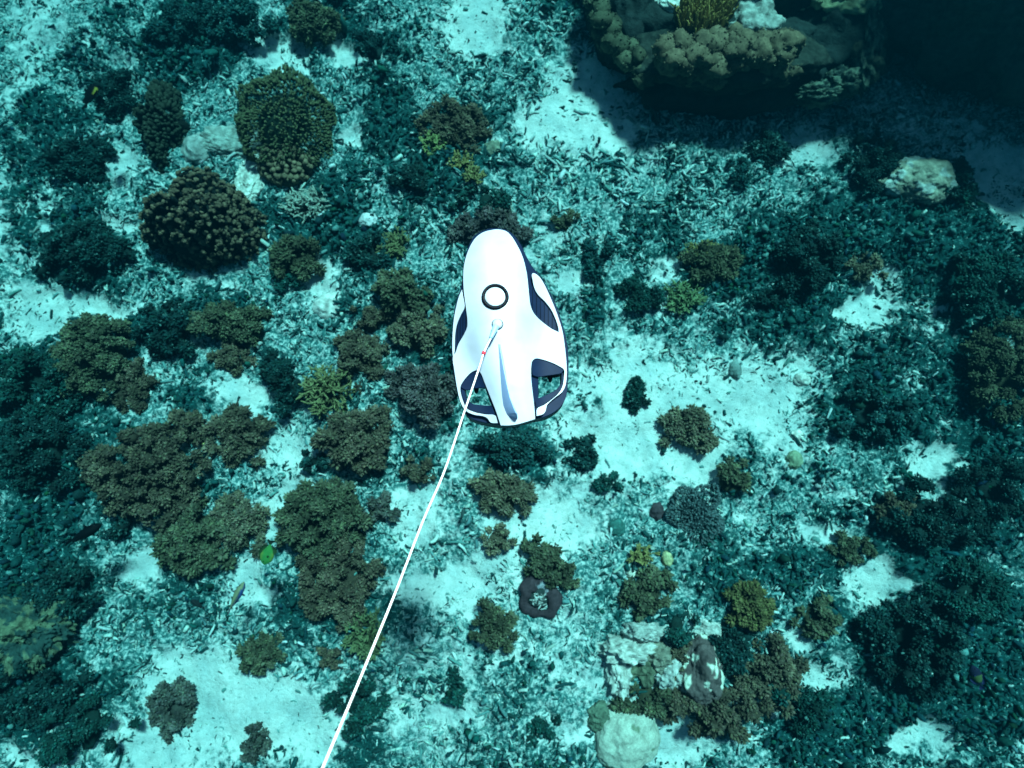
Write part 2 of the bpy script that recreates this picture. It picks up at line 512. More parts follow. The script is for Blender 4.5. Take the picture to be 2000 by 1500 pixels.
def soft_coral(px, py, rx, ry, tone, label, seed, h=0.62, name="soft_coral", cat="soft coral", group="tufted soft corals on the seabed", floret=0.0088):
    g = np.random.default_rng(seed)
    sc = scale_at(px, py)
    if rx > 80: rx, ry = rx * .86, ry * .86
    if 'directly below' in label: h = .3
    R = 0.5 * (rx + ry) * sc
    H = h * R
    loc = base_at(px, py, H * 0.45)
    ol = outline(1, g)
    ax, ay = rx * sc, ry * sc
    # branches: clumps of florets spread over an uneven dome
    loose = tone in ("dark", "green", "teal")
    if loose:
        rx, ry = rx * .88, ry * .88; ax, ay = rx * sc, ry * sc; H *= .8
    nb = int(np.clip(3.0 * (R / 0.042) ** 2, 14, 420))
    a = np.arange(nb) * 2.399963 + g.normal(0, .35, nb); rr = np.sqrt((np.arange(nb) + g.uniform(0, 1, nb)) / nb) * 0.95
    gap = fbm(np.column_stack([rr * np.cos(a), rr * np.sin(a)]) * 2.6 * max(R / .2, .6) + seed, 3, seed)
    keep_ = gap > (-.02 if loose else -.5)
    if keep_.sum() > 8:
        a, rr, gap = a[keep_], rr[keep_], gap[keep_]
    nb = len(a)
    rim = ol(a)
    bx, by = rr * rim * np.cos(a), rr * rim * np.sin(a)
    bz = np.sqrt(np.clip(1 - rr ** 2, 0, 1)) * g.uniform(0.65, 1.12, nb) * (1 + 0.18 * g.normal(size=nb))
    br = g.uniform(0.024, 0.040, nb) * np.clip(R / 0.15, .7, 1.15)
    Bc = np.column_stack([bx * ax, by * ay, bz * H])
    Bn = np.column_stack([bx * 1.1, by * 1.1, bz + 0.25]) + 0.25 * g.normal(size=(nb, 3))
    Bn /= np.linalg.norm(Bn, axis=1, keepdims=True)
    nf = int(np.clip(36 * 160 / nb, 20, 42))
    Nf = g.normal(size=(nb, nf, 3)) + 0.75 * Bn[:, None]
    Nf /= np.linalg.norm(Nf, axis=2, keepdims=True)
    Fc = Bc[:, None] + Nf * br[:, None, None] * g.uniform(0.75, 1.15, (nb, nf, 1))
    Fc = Fc.reshape(-1, 3); Nf = Nf.reshape(-1, 3)
    n = len(Fc)
    fr = floret * g.uniform(.8, 1.2) * g.uniform(0.55, 1.2, n)
    el_ = g.uniform(1.3, 2.2)
    V1, F1, m1 = blobs(Fc, np.column_stack([fr * .75, fr * .75, fr * g.uniform(.7, 1.15, n) * el_]), Nf, 1, 0.2, g)
    V2, F2, m2 = blobs(Bc, br * 0.86, Bn, 1, 0.1, g)
    core = np.array([[0, 0, 0.0]]); V3, F3, m3 = blobs(core, np.array([[ax * (.4 if loose else .6), ay * (.4 if loose else .6), H * (.25 if loose else .5)]]), np.array([[0, 0, 1.0]]), 3, 0.04, g)
    c = np.array(TONES[tone])
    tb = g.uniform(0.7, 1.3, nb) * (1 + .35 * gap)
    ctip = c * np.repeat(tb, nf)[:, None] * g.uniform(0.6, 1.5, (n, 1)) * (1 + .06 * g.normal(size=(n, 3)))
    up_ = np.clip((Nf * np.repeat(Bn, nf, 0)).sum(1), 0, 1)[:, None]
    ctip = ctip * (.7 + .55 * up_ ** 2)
    if loose:
        pale = g.random(n) < .07
        ctip[pale] = np.array([.055, .135, .125]) * g.uniform(.6, 1.3, (pale.sum(), 1))
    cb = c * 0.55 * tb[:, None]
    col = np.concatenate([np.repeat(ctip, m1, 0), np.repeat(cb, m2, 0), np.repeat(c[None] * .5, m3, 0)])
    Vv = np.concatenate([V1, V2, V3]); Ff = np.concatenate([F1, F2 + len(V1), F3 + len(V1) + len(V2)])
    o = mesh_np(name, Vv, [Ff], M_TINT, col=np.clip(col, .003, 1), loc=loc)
    return tag(o, label, cat, group)


def staghorn(px, py, rx, ry, tone, label, seed, h=0.7, rad=0.0075, name="branching_coral", group="branching stony corals on the seabed"):
    g = np.random.default_rng(seed)
    sc = scale_at(px, py)
    ax, ay = rx * sc, ry * sc
    R = .5 * (ax + ay); H = h * R
    loc = base_at(px, py, H * .4)
    A0, A1, r0, r1, tp = [], [], [], [], []
    nm = int(np.clip(70 * (R / .17), 22, 110))
    for i in range(nm):
        a = g.uniform(0, 2 * np.pi); q = math.sqrt(g.uniform(0, 1))
        tip = np.array([ax * q * math.cos(a), ay * q * math.sin(a), H * (math.sqrt(max(0, 1 - q * q)) * .8 + .25) * g.uniform(.8, 1.15)])
        st_ = tip * np.array([.30, .30, 0.1])
        mid = st_ + (tip - st_) * g.uniform(.45, .6) + g.normal(0, .02 * R / .15, 3)
        A0 += [st_, mid]; A1 += [mid, tip]; r0 += [rad * 1.25, rad * 1.05]; r1 += [rad * 1.1, rad * .6]; tp += [.55, 1.0]
        for k in range(g.integers(3, 6)):
            f = g.uniform(.1, .95); p = mid + (tip - mid) * f
            d = (tip - mid) + g.normal(0, 1, 3) * np.linalg.norm(tip - mid) * .8; d /= np.linalg.norm(d); d[2] = abs(d[2]) * .7 + .25
            L = g.uniform(.018, .045) * R / .17 + .008
            A0.append(p); A1.append(p + d * L); r0.append(rad * .9); r1.append(rad * .55); tp.append(1.25)
    A0, A1 = np.array(A0), np.array(A1)
    V, Fs, mm = tubes(A0, A1, np.array(r0), np.array(r1), None, 6, g)
    c = np.array(TONES[tone]) if isinstance(tone, str) else np.array(tone)
    col = c * np.array(tp)[:, None] * g.uniform(.75, 1.25, (len(A0), 1))
    return tag(mesh_np(name, V, Fs, M_TINT, col=np.repeat(np.clip(col, .003, 1), mm, 0), loc=loc), label, "branching coral", group)


def finger_dome(px, py, rx, ry, tone, tipc, label, seed, nf, flen, frad, h=.75, name="finger_coral", cat="hard coral", up=.45):
    """dome thickly set with upright blunt fingers"""
    g = np.random.default_rng(seed)
    sc = scale_at(px, py)
    ax, ay = rx * sc, ry * sc; R = .5 * (ax + ay); H = h * R
    loc = base_at(px, py, H * up)
    ol = outline(1, g)
    a = np.arange(nf) * 2.399963 + g.normal(0, .12, nf); q = np.sqrt((np.arange(nf) + .5) / nf)
    el = q * np.pi / 2 * 1.08
    rim = 1 + 1.0 * (ol(a) - 1)
    N = np.column_stack([np.sin(el) * np.cos(a), np.sin(el) * np.sin(a), np.cos(el)])
    S = N * np.array([ax, ay, H]) * rim[:, None]
    lump = 1 + .13 * fbm(N * 2.6 + seed, 3, seed)
    S = S * lump[:, None]
    Nn = N + g.normal(0, .22, (nf, 3)) + np.array([0, 0, .35]); Nn /= np.linalg.norm(Nn, axis=1, keepdims=True)
    L = flen * g.uniform(.7, 1.25, nf)
    fr = frad * g.uniform(.75, 1.2, nf)
    P0 = S - Nn * L[:, None] * .75; P1 = S + Nn * L[:, None] * .25
    V, Fs, mm = tubes(P0, P1, fr * 1.1, fr * .85, g.normal(0, .08, (nf, 3)) * L[:, None], 6, g)
    tv = np.tile(np.repeat(np.array([.25, .3, .6, 1, 1.0]), 6), nf)
    c = np.array(tone); tc = np.array(tipc)
    u = np.repeat(g.uniform(.75, 1.2, nf), mm)[:, None]
    col = (c * (1 - tv[:, None]) + tc * tv[:, None]) * u
    V2, F2, m2 = blobs(np.array([[0, 0, 0.0]]), np.array([[ax * .60, ay * .60, H * .62]]), np.array([[0, 0, 1.0]]), 4, .02, g)
    Vv = np.concatenate([V, V2])
    col = np.concatenate([col, np.repeat(c[None] * .6, m2, 0)])
    return tag(mesh_np(name, Vv, Fs + [F2 + len(V)], M_TINT, col=np.clip(col, .003, 1), loc=loc), label, cat)


def knob_dome(px, py, rx, ry, tone, tipc, label, seed, nk, h):
    """dome of cauliflower-like knob clusters parted by deep gaps"""
    g = np.random.default_rng(seed)
    sc = scale_at(px, py)
    ax, ay = rx * sc, ry * sc; H = h * .5 * (ax + ay)
    loc = base_at(px, py, H * .45)
    ol = outline(1, g)
    a = np.arange(nk) * 2.399963 + g.normal(0, .2, nk); q = np.sqrt((np.arange(nk) + .5) / nk)
    el = q * np.pi / 2 * 1.05
    N = np.column_stack([np.sin(el) * np.cos(a), np.sin(el) * np.sin(a), np.cos(el)])
    S = N * np.array([ax, ay, H]) * (1 + .45 * (ol(a) - 1))[:, None] * (1 + .13 * fbm(N * 2.3 + seed, 3, seed))[:, None] * g.uniform(.88, 1.05, (nk, 1))
    kk = 7
    M = g.normal(size=(nk, kk, 3)) + N[:, None] * .9; M /= np.linalg.norm(M, axis=2, keepdims=True)
    kr = g.uniform(.013, .024, nk)
    Pk = (S[:, None] + M * kr[:, None, None] * .75).reshape(-1, 3)
    rk = np.repeat(kr, kk) * g.uniform(.38, .62, nk * kk)
    V1, F1, m1 = blobs(Pk, rk, M.reshape(-1, 3), 2, .06, g)
    out = np.clip(((M * N[:, None]).sum(2).reshape(-1) + .1), 0, 1)[:, None]
    c1 = (np.array(tone) * (1 - out) + np.array(tipc) * out) * np.repeat(g.uniform(.55, 1.3, nk), kk)[:, None]
    V2, F2, _, m2 = *tubes(S * .6, S, kr * .55, kr * .8, None, 6, g)[:1], *tubes(S * .6, S, kr * .55, kr * .8, None, 6, g)[1:2], 0, 30
    V3, F3, m3 = blobs(np.array([[0, 0, 0.0]]), np.array([[ax * .84, ay * .84, H * .84]]), np.array([[0, 0, 1.0]]), 4, .03, g)
    Vv = np.concatenate([V1, V2, V3])
    col = np.concatenate([np.repeat(c1, m1, 0), np.repeat(np.array([tone]), len(V2) + len(V3), 0)])
    fs = [F1] + [f + len(V1) for f in F2] + [F3 + len(V1) + len(V2)]
    return tag(mesh_np("knobbly_coral", Vv, fs, M_TINT, col=np.clip(col, .003, 1), loc=loc), label, "hard coral")


def rock(px, py, rx, ry, col, label, seed, h=.7, rough=.16, freq=2.6, name="rock", cat="rock", mat=None, sub=6, patch=None, pcol=None, pthr=.15, z0=None, group=None, up=.4, fine=.35):
    g = np.random.default_rng(seed)
    sc = scale_at(px, py, z0 or 0)
    ax, ay = rx * sc, ry * sc; R = .5 * (ax + ay); H = h * R
    loc = base_at(px, py, H * up) if z0 is None else at(px, py, z0)
    V, Fc = ico(sub)
    off = g.uniform(0, 50, 3)
    d = 1 + rough * fbm(V * freq + off, 5, seed % 97) + rough * fine * np.abs(fbm(V * freq * 4 + off, 3, 3 + seed % 97))
    W = V * d[:, None] * np.array([ax, ay, H])
    c = np.repeat(np.array(col)[None], len(V), 0) * (1 + .25 * fbm(V * 5 + off, 4, 11))[:, None]
    if patch is not None:
        f = np.clip((fbm(V * patch + off, 3, 29) - pthr) * 9, 0, 1)[:, None]
        c = c * (1 - f) + np.array(pcol) * f
    return tag(mesh_np(name, W, [Fc], mat or M_ROCK, col=np.clip(c, .004, 1), loc=loc), label, cat, group)


SOFT = [  # px, py, rx, ry, tone, label
    (785, 572, 48, 46, "olive", "olive tufted soft coral nearest the drone's left front fender, upper of two"),
    (825, 648, 60, 46, "tan", "tan soft coral beside the drone's left side panel, lower of two"),
    (722, 622, 42, 24, "brown", "low brown soft coral tuft left of the tan soft coral by the drone"),
    (706, 702, 42, 56, "brown", "upright oval brown soft coral left of the drone's cable plug"),
    (838, 772, 46, 56, "mauve", "dull brown soft coral crowding the drone's left rear corner"),
    (786, 748, 32, 38, "mauve", "small dull brown soft coral beside the drone's left rear corner"),
    (458, 702, 40, 28, "brown", "low wide brown soft coral above the dark spiky coral at left centre"),
    (556, 748, 56, 66, "dark", "near black spiky soft coral left of the yellow green branching coral"),
    (450, 632, 58, 42, "olive", "olive soft coral on the right end of the dark soft coral bank"),
    (335, 642, 66, 54, "dark", "large dark soft coral forming the bank at left centre"),
    (178, 695, 60, 72, "olive", "tall olive soft coral standing alone near the left edge"),
    (265, 760, 34, 44, "brown", "narrow brown soft coral below the dark soft coral bank"),
    (375, 830, 36, 30, "brown", "small round brown soft coral with a pale sea squirt below it"),
    (466, 850, 48, 56, "brown", "star shaped brown soft coral between white sand patches at left"),
    (290, 925, 112, 96, "brown", "huge spreading brown soft coral left of the pale rubble"),
    (385, 1050, 62, 66, "olive", "lower olive lobe of soft coral joined to the huge brown one"),
    (470, 1020, 46, 54, "tan", "tan soft coral between the huge brown and the largest olive coral"),
    (632, 1020, 96, 88, "olive", "largest olive soft coral mound, beside the green butterflyfish"),
    (660, 1130, 72, 74, "brown", "brown soft coral skirt below the largest olive mound"),
    (692, 856, 74, 52, "brown", "wide brown soft coral left of the cable below the drone"),
    (618, 902, 26, 42, "dark", "narrow dark soft coral at the left foot of a wide brown one"),
    (820, 922, 32, 30, "brown", "small round brown soft coral close left of the cable"),
    (740, 992, 36, 30, "grey", "small greyish soft coral between the olive mound and the cable"),
    (984, 962, 60, 38, "tan", "tan soft coral at the top of the white sand below the drone"),
    (972, 1054, 30, 28, "tan", "small tan soft coral alone on rubble right of the cable"),
    (1070, 1094, 46, 42, "olive", "leafy olive soft coral growing against the purple sponge"),
    (965, 1225, 42, 42, "olive", "frilly olive soft coral on pale rubble left below the sponge"),
    (1345, 835, 44, 46, "tan", "leafy tan soft coral standing alone on bright sand right of the drone"),
    (1432, 938, 38, 36, "olive", "olive soft coral at the upper right of the blue grey dome coral"),
    (515, 1276, 38, 34, "olive", "olive soft coral at the upper edge of the large white sand patch"),
    (642, 1282, 28, 24, "brown", "small faded brown soft coral left of the cable near the bottom"),
    (690, 1376, 54, 48, "green", "dark green soft coral lying under the cable near the bottom"),
    (888, 1342, 20, 36, "green", "narrow dark green soft coral on pale rubble at bottom centre"),
    (1060, 1424, 32, 26, "green", "small dark green soft coral left of the pale boulder"),
    (1268, 1156, 42, 40, "olive", "dark olive soft coral above the white rock outcrop"),
    (1466, 1188, 38, 40, "gold", "golden soft coral on pale rubble right of the white outcrop"),
    (1592, 1208, 38, 26, "olive", "low olive soft coral right of the golden one"),
    (1660, 1072, 34, 26, "olive", "small olive soft coral on mottled rubble at right centre"),
    (886, 246, 52, 52, "brown", "brown bushy soft coral above the grey round coral"),
    (800, 352, 44, 40, "dark", "dark soft coral clump left of the yellow branching coral"),
    (948, 388, 52, 30, "green", "dark green soft coral just ahead of the drone's nose"),
    (958, 446, 66, 36, "mauve", "dull mauve soft coral partly under the drone's nose"),
    (1105, 430, 26, 20, "olive", "small olive soft coral right of the drone's nose"),
    (722, 492, 50, 36, "dark", "dark soft coral clump left of the drone's nose"),
    (582, 500, 48, 46, "olive", "olive soft coral right of the black knobbly coral"),
    (560, 545, 26, 30, "green", "green soft coral tuft beside the small white sand patch"),
    (1392, 512, 52, 34, "olive", "olive soft coral mixed with yellow branches right of the drone"),
    (1582, 500, 60, 66, "dark", "large dark soft coral at upper right centre"),
    (1504, 590, 34, 24, "dark", "small dark soft coral below the large dark one at right"),
    (1690, 522, 30, 26, "tan", "small tan soft coral beside the bright sand at right"),
    (1706, 312, 48, 52, "dark", "dark bushy soft coral left of the pale topped boulder"),
    (1846, 362, 46, 46, "green", "dark green soft coral on the right side of the pale topped boulder"),
    (1502, 296, 40, 38, "dark", "dark soft coral at the edge of the reef shadow"),
    (1442, 338, 24, 34, "teal", "small teal soft coral below the reef shadow"),
    (1830, 1010, 92, 76, "dark", "broad dark soft coral bank below the bright sand at right edge"),
    (1800, 1250, 104, 92, "dark", "largest dark soft coral bank at lower right"),
    (1900, 1160, 60, 50, "green", "dark green soft coral above the yellow and blue fish"),
    (1500, 1312, 56, 52, "brown", "dark brown soft coral right of the patchy brown boulder"),
    (1396, 1388, 74, 44, "brown", "brown soft coral spreading below the patchy brown boulder"),
    (1262, 1366, 52, 24, "olive", "flat olive soft coral ledge above the pale boulder"),
    (1326, 1288, 20, 44, "brown", "narrow brown soft coral wedged left of the patchy boulder"),
    (1422, 1262, 34, 46, "dark", "dark soft coral along the upper right of the patchy boulder"),
    (1325, 1222, 42, 28, "green", "dark green soft coral behind the white block of the outcrop"),
    (158, 492, 80, 54, "dark", "wide dark soft coral left of the black knobbly coral"),
    (150, 312, 58, 40, "dark", "dark soft coral at the left under the dark angelfish"),
    (610, 44, 40, 38, "olive", "olive soft coral near the top edge left of centre"),
    (60, 745, 92, 82, "green", "big dark green soft coral at the left edge, upper of two"),
    (75, 880, 90, 74, "dark", "big dark soft coral at the left edge, lower of two"),
    (105, 1165, 60, 60, "dark", "dark soft coral above the pale yellowish rock at left edge"),
    (60, 1350, 96, 62, "dark", "dark soft coral bank in the lower left corner, upper of two"),
    (160, 1430, 92, 48, "green", "dark green soft coral bank in the lower left corner, lower of two"),
    (1964, 720, 56, 70, "olive", "olive soft coral at the right edge, half out of the picture"),
    (1950, 560, 66, 62, "green", "dark green soft coral at the right edge above the olive one"),
    (1250, 572, 56, 36, "green", "green soft coral on dark rubble right of the drone's front fender"),
    (1170, 505, 34, 46, "teal", "teal soft coral close right of the drone's nose"),
    (1000, 872, 84, 36, "teal", "wide dark teal soft coral directly below the drone's tail"),
    (1138, 884, 40, 34, "dark", "dark soft coral at the lower right of the drone's tail"),
    (1242, 772, 22, 42, "green", "slim green soft coral on white sand right of the drone"),
    (1188, 945, 28, 26, "green", "small green soft coral above the white sand right of centre"),
    (1950, 950, 56, 56, "dark", "dark soft coral at the right edge beside the broad dark bank"),
    (1560, 1380, 60, 44, "green", "dark green soft coral at lower right beside mottled rubble"),
    (1700, 805, 74, 52, "teal", "dark teal soft coral bank right of the pale sand basin"),
    (230, 180, 42, 40, "dark", "dark soft coral right of the dark angelfish"),
    (350, 40, 60, 36, "teal", "dark teal soft coral near the top edge at left"),
    (470, 40, 60, 34, "teal", "second dark teal soft coral at the top edge, right of another"),
    (730, 90, 44, 30, "teal", "dark teal soft coral on rubble at the top, left of bright sand"),
    (1750, 1000, 34, 30, "brown", "small brown soft coral on the left of the broad dark bank"),
    (340, 1382, 38, 40, "grey", "grey green soft coral on the left of the large white sand"),
    (500, 1455, 30, 24, "grey", "small grey soft coral inside the large white sand patch"),
    (232, 1010, 44, 36, "dark", "dark soft coral right of the black fish"),
]
for i, a in enumerate(SOFT):
    soft_coral(*a, seed=100 + i)

STAG = [
    (642, 765, 52, 52, (0.12, 0.125, 0.055), "round yellow green branching coral with many fine forks left of the drone"),
    (900, 316, 24, 18, (0.16, 0.14, 0.05), "small bright yellow branching coral ahead of the drone's nose"),
    (846, 286, 28, 28, (0.16, 0.19, 0.07), "small green branching coral beside the brown bushy coral"),
    (925, 345, 22, 18, (0.14, 0.13, 0.05), "small dull yellow branching coral below the bright yellow one"),
    (772, 482, 32, 36, (0.10, 0.11, 0.05), "olive branching coral left of the drone's nose"),
    (1372, 492, 34, 24, (0.15, 0.13, 0.045), "yellow branching coral against an olive soft coral at upper right"),
    (1256, 1086, 30, 20, (0.16, 0.14, 0.05), "yellow branching coral on pale rubble right of the purple sponge"),
    (714, 1236, 38, 42, (0.08, 0.10, 0.045), "olive green branching coral beside the cable"),
    (1330, 580, 44, 34, (0.10, 0.15, 0.07), "green branching coral on dark rubble right of the drone"),
    (600, 400, 44, 30, (0.22, 0.26, 0.22), "pale grey dead branching coral between the two big dark corals"),
    (1240, 1275, 24, 20, (0.14, 0.13, 0.05), "small olive branching coral on the white rock outcrop"),
]
for i, a in enumerate(STAG):
    staghorn(*a, seed=400 + i)

finger_dome(547, 226, 92, 72, (0.008, 0.022, 0.015), (0.085, 0.092, 0.045), "large round dark green finger coral dome with pale yellow tips", 501, 2300, .032, .0072, .72)
finger_dome(556, 318, 44, 34, (0.05, 0.05, 0.03), (0.17, 0.13, 0.08), "small brown knobbly coral at the foot of the finger coral dome", 502, 130, .06, .022, .7, name="knobbly_coral")
knob_dome(390, 424, 86, 74, (0.003, 0.007, 0.007), (0.12, 0.090, 0.056), "large black knobbly coral mound with tan tipped knobs", 503, 1000, 1.35)
finger_dome(304, 226, 27, 62, (0.006, 0.012, 0.010), (0.025, 0.035, 0.024), "tall near black coral column above the black knobbly mound", 504, 520, .06, .014, 1.2, name="column_coral", up=.6)
finger_dome(1362, 1004, 54, 48, (0.03, 0.055, 0.06), (0.075, 0.115, 0.12), "blue grey dome coral with a fine spiky surface right of the white sand", 505, 900, .025, .0055, .5, name="dome_coral")

ROUND = [
    (384, 288, 26, 26, (0.26, 0.30, 0.28), "grey grooved round coral at the left end of the grey boulder"),
    (964, 291, 20, 18, (0.16, 0.19, 0.14), "grey green round coral among rubble ahead of the drone"),
    (1205, 1030, 15, 15, (0.03, 0.11, 0.10), "small teal round coral on white sand"),
    (1283, 998, 14, 17, (0.05, 0.035, 0.042), "small purple brown block coral left of the blue grey dome"),
    (1304, 1092, 10, 13, (0.38, 0.37, 0.20), "small pale yellow lump right of the yellow branching coral"),
    (404, 866, 9, 13, (0.45, 0.42, 0.16), "small pale yellow lump below a small brown soft coral"),
    (1553, 897, 14, 15, (0.20, 0.26, 0.17), "pale green round coral on rubble at right centre"),
    (1437, 722, 12, 16, (0.14, 0.20, 0.19), "small grey stone on the pale sand basin at right"),
    (718, 428, 18, 14, (0.52, 0.56, 0.56), "small bluish white round coral left of the drone's nose"),
    (642, 598, 28, 26, (0.52, 0.54, 0.50), "pale round mound on sand below the white sand patch"),
    (1568, 740, 14, 12, (0.5, 0.52, 0.47), "small white stone at the upper side of the pale sand basin"),
    (1560, 852, 12, 12, (0.62, 0.62, 0.56), "small white stone above the pale green round coral"),
    (1235, 1120, 10, 8, (0.66, 0.64, 0.55), "small white stone below the yellow branching coral right of the sponge"),
]
for i, (px, py, rx, ry, c, lb) in enumerate(ROUND):
    rock(px, py, rx, ry, c, lb, 600 + i, h=.7, rough=.17, freq=2.4, name="stone" if "stone" in lb else "round_coral", cat="stone" if "stone" in lb else "round coral", sub=4, group="small round corals and stones")

rock(440, 276, 56, 28, (0.27, 0.32, 0.29), "low grey boulder between the two big dark corals", 651, h=.5, rough=.22)
rock(486, 345, 24, 40, (0.56, 0.57, 0.51), "pale sandy rock right of the black knobbly mound", 652, h=.4, rough=.2)
rock(1806, 348, 52, 36, (0.26, 0.26, 0.20), "pale topped boulder in the upper right between two dark corals", 653, h=.8, rough=.12, patch=2.2, pcol=(.36, .40, .36), pthr=.1)
rock(1226, 1440, 52, 56, (0.36, 0.38, 0.32), "big smooth pale boulder at the bottom right of centre", 654, h=.8, rough=.16, freq=1.5, mat=M_RUB, fine=.0, patch=2.0, pcol=(.16, .2, .14), pthr=.62)
rock(1174, 1402, 24, 24, (0.10, 0.14, 0.10), "small dark rock against the pale boulder's left side", 655, h=.9)
rock(1372, 1308, 40, 56, (0.095, 0.072, 0.07), "patchy purple brown boulder with white blotches at lower right", 656, h=1.0, rough=.24, freq=1.7, fine=.2, mat=M_RUB, patch=2.4, pcol=(.60, .62, .52), pthr=.22)
rock(1384, 1232, 22, 16, (0.46, 0.48, 0.44), "white block lying above the patchy brown boulder", 657, h=.9, rough=.22)
rock(36, 1232, 52, 46, (0.10, 0.13, 0.08), "pale yellowish rock at the left edge", 658, h=.7, rough=.34, freq=3, fine=.7, patch=4, pcol=(.02, .05, .045), pthr=.1)
# white outcrop of cemented rubble
oc = empty("rock_outcrop", base_at(1250, 1290))
tag(oc, "white outcrop of cemented coral rock with ragged lumps at lower right", "rock outcrop")
for k, (px, py, rx, ry, c, hh) in enumerate([(1228, 1272, 46, 22, (.44, .46, .42), 1.2), (1212, 1320, 20, 34, (.46, .47, .43), 1.1), (1262, 1238, 36, 16, (.4, .43, .4), 1.2), (1285, 1285, 22, 22, (.19, .19, .15), 1.6),
                                             (1310, 1310, 28, 30, (.42, .44, .41), 1.0), (1295, 1325, 12, 16, (.64, .62, .52), 1.6), (1262, 1300, 30, 30, (.10, .12, .08), .9)]):
    r_ = rock(px, py, rx, ry, c, None, 670 + k, h=hh, rough=.3, freq=3.2, name="lump", cat=None, sub=5, up=.5)
    r_.location = Vector(r_.location) - oc.location; r_.parent = oc

# purple ring sponge with a hollow
g = np.random.default_rng(9)
sp = empty("sponge", base_at(1052, 1166))
tag(sp, "purple ring shaped sponge with a ragged dark hollow on the rubble", "sponge")
sc = scale_at(1052, 1166)
nu, nv = 96, 28
uu = np.arange(nu) / nu * 2 * np.pi
Rr = 26 * sc * (1 + .10 * np.cos(2 * uu + .6) + .07 * np.cos(3 * uu + 2.0) + .03 * np.cos(7 * uu) - .20 * np.exp(-((uu - 3.0) / .25) ** 2))
tw = 11.0 * sc * (1 + .34 * np.cos(uu - 1.4) + .14 * np.cos(3 * uu))
vv = np.arange(nv) / nv * 2 * np.pi
U, Vv_ = np.meshgrid(uu, vv, indexing='ij')
RR = Rr[:, None] + tw[:, None] * np.cos(Vv_)
Z = .018 + .75 * tw[:, None] * np.sin(Vv_) + .02 * np.cos(2 * U + 1)
Vt = np.column_stack([(RR * np.cos(U)).ravel(), (RR * np.sin(U) * 1.18).ravel(), Z.ravel()])
Vt *= (1 + .07 * fbm(Vt * 14, 4, 8))[:, None]
ii = np.arange(nu * nv).reshape(nu, nv)
Qt = np.stack([ii, np.roll(ii, -1, 0), np.roll(np.roll(ii, -1, 0), -1, 1), np.roll(ii, -1, 1)], -1).reshape(-1, 4)
pc = np.array([0.042, 0.026, 0.032]) * (1 + .2 * fbm(Vt * 30, 3, 4))[:, None]
f = np.clip((np.exp(-((Vt[:, 0] - 8 * sc) ** 2 + (Vt[:, 1] - 15 * sc) ** 2) / (12 * sc) ** 2) + .3 * fbm(Vt * 40, 3, 5) - .42) * 6, 0, 1)[:, None] * .8
pc = pc * (1 - f) + np.array([.34, .34, .38]) * f
mesh_np("rim", Vt, [Qt], M_TINT, parent=sp, col=np.clip(pc, .004, 1))
Vh, Fh, mh = blobs(np.array([[0, 0, .005]]), np.array([[20 * sc, 22 * sc, .03]]), np.array([[0, 0, 1.0]]), 4, .05, g)
mesh_np("hollow", Vh, [Fh], M_TINT, parent=sp, col=np.repeat(np.array([[.02, .03, .03]]), mh, 0))
nchip = 26
a = g.uniform(0, 6.28, nchip); q = g.uniform(.2, 1, nchip) * 17 * sc
Pc = np.column_stack([q * np.cos(a), q * np.sin(a) - 4 * sc, g.uniform(.025, .045, nchip)])
Dd = g.normal(size=(nchip, 3)) * np.array([1, 1, .3]); Dd /= np.linalg.norm(Dd, axis=1, keepdims=True)
Vc, Fc_, mc = tubes(Pc - Dd * .015, Pc + Dd * .015, .005, .004, None, 6, g)
mesh_np("shell_chips", Vc, Fc_, M_RUB, parent=sp, col=np.repeat(np.array([.4, .42, .4]) * g.uniform(.3, 1.3, (nchip, 1)), mc, 0))


# ------------------------------------------------------------------ reef outcrop, upper right
def lumps(name, pts, col, label, seed, sub=3, cat="lobed coral", jitter=.08, colvar=.3, flat=.8, mat=None):
    """pts: (px, py, z, radius px)"""
    g = np.random.default_rng(seed)
    Cn, R = [], []
    for px, py, z, r in pts:
        Cn.append(at(px, py, z)); R.append(r * scale_at(px, py, z))
    Cn = np.array(Cn); R = np.array(R)
    loc = Cn.mean(0); loc[2] = Cn[:, 2].min() - .1
    N = np.column_stack([g.normal(0, .25, len(R)), g.normal(0, .25, len(R)), np.ones(len(R))])
    V, Fc, mm = blobs(Cn - loc, np.column_stack([R, R * g.uniform(.85, 1.15, len(R)), R * flat]), N, sub, 0.0, g)
    nrm = V - np.repeat(Cn - loc, mm, 0)
    V = V + nrm * (jitter * (fbm(V * 16, 4, seed) + .5 * fbm(V * 55, 2, seed + 3)))[:, None] * 2.2
    c = np.array(col) * np.repeat(g.uniform(1 - colvar, 1 + colvar, len(R)), mm)[:, None] * (1 + .25 * fbm(V * 25, 3, seed + 1))[:, None]
    k = 42 * len(R)
    pick = g.integers(0, len(V), k)
    nn = nrm[pick] / np.linalg.norm(nrm[pick], axis=1, keepdims=True)
    fr = g.uniform(.003, .0085, k)
    V2, F2, m2 = blobs(V[pick] + g.normal(0, .003, (k, 3)), np.column_stack([fr, fr, fr * g.uniform(.8, 1.6, k)]), nn, 1, .25, g)
    c2 = np.repeat(c[pick] * g.uniform(.7, 1.3, (k, 1)), m2, 0)
    return tag(mesh_np(name, np.concatenate([V, V2]), [Fc, F2 + len(V)], mat or M_TINT, col=np.clip(np.concatenate([c, c2]), .004, 1), loc=loc), label, cat)


g = np.random.default_rng(21)
ZT = .58
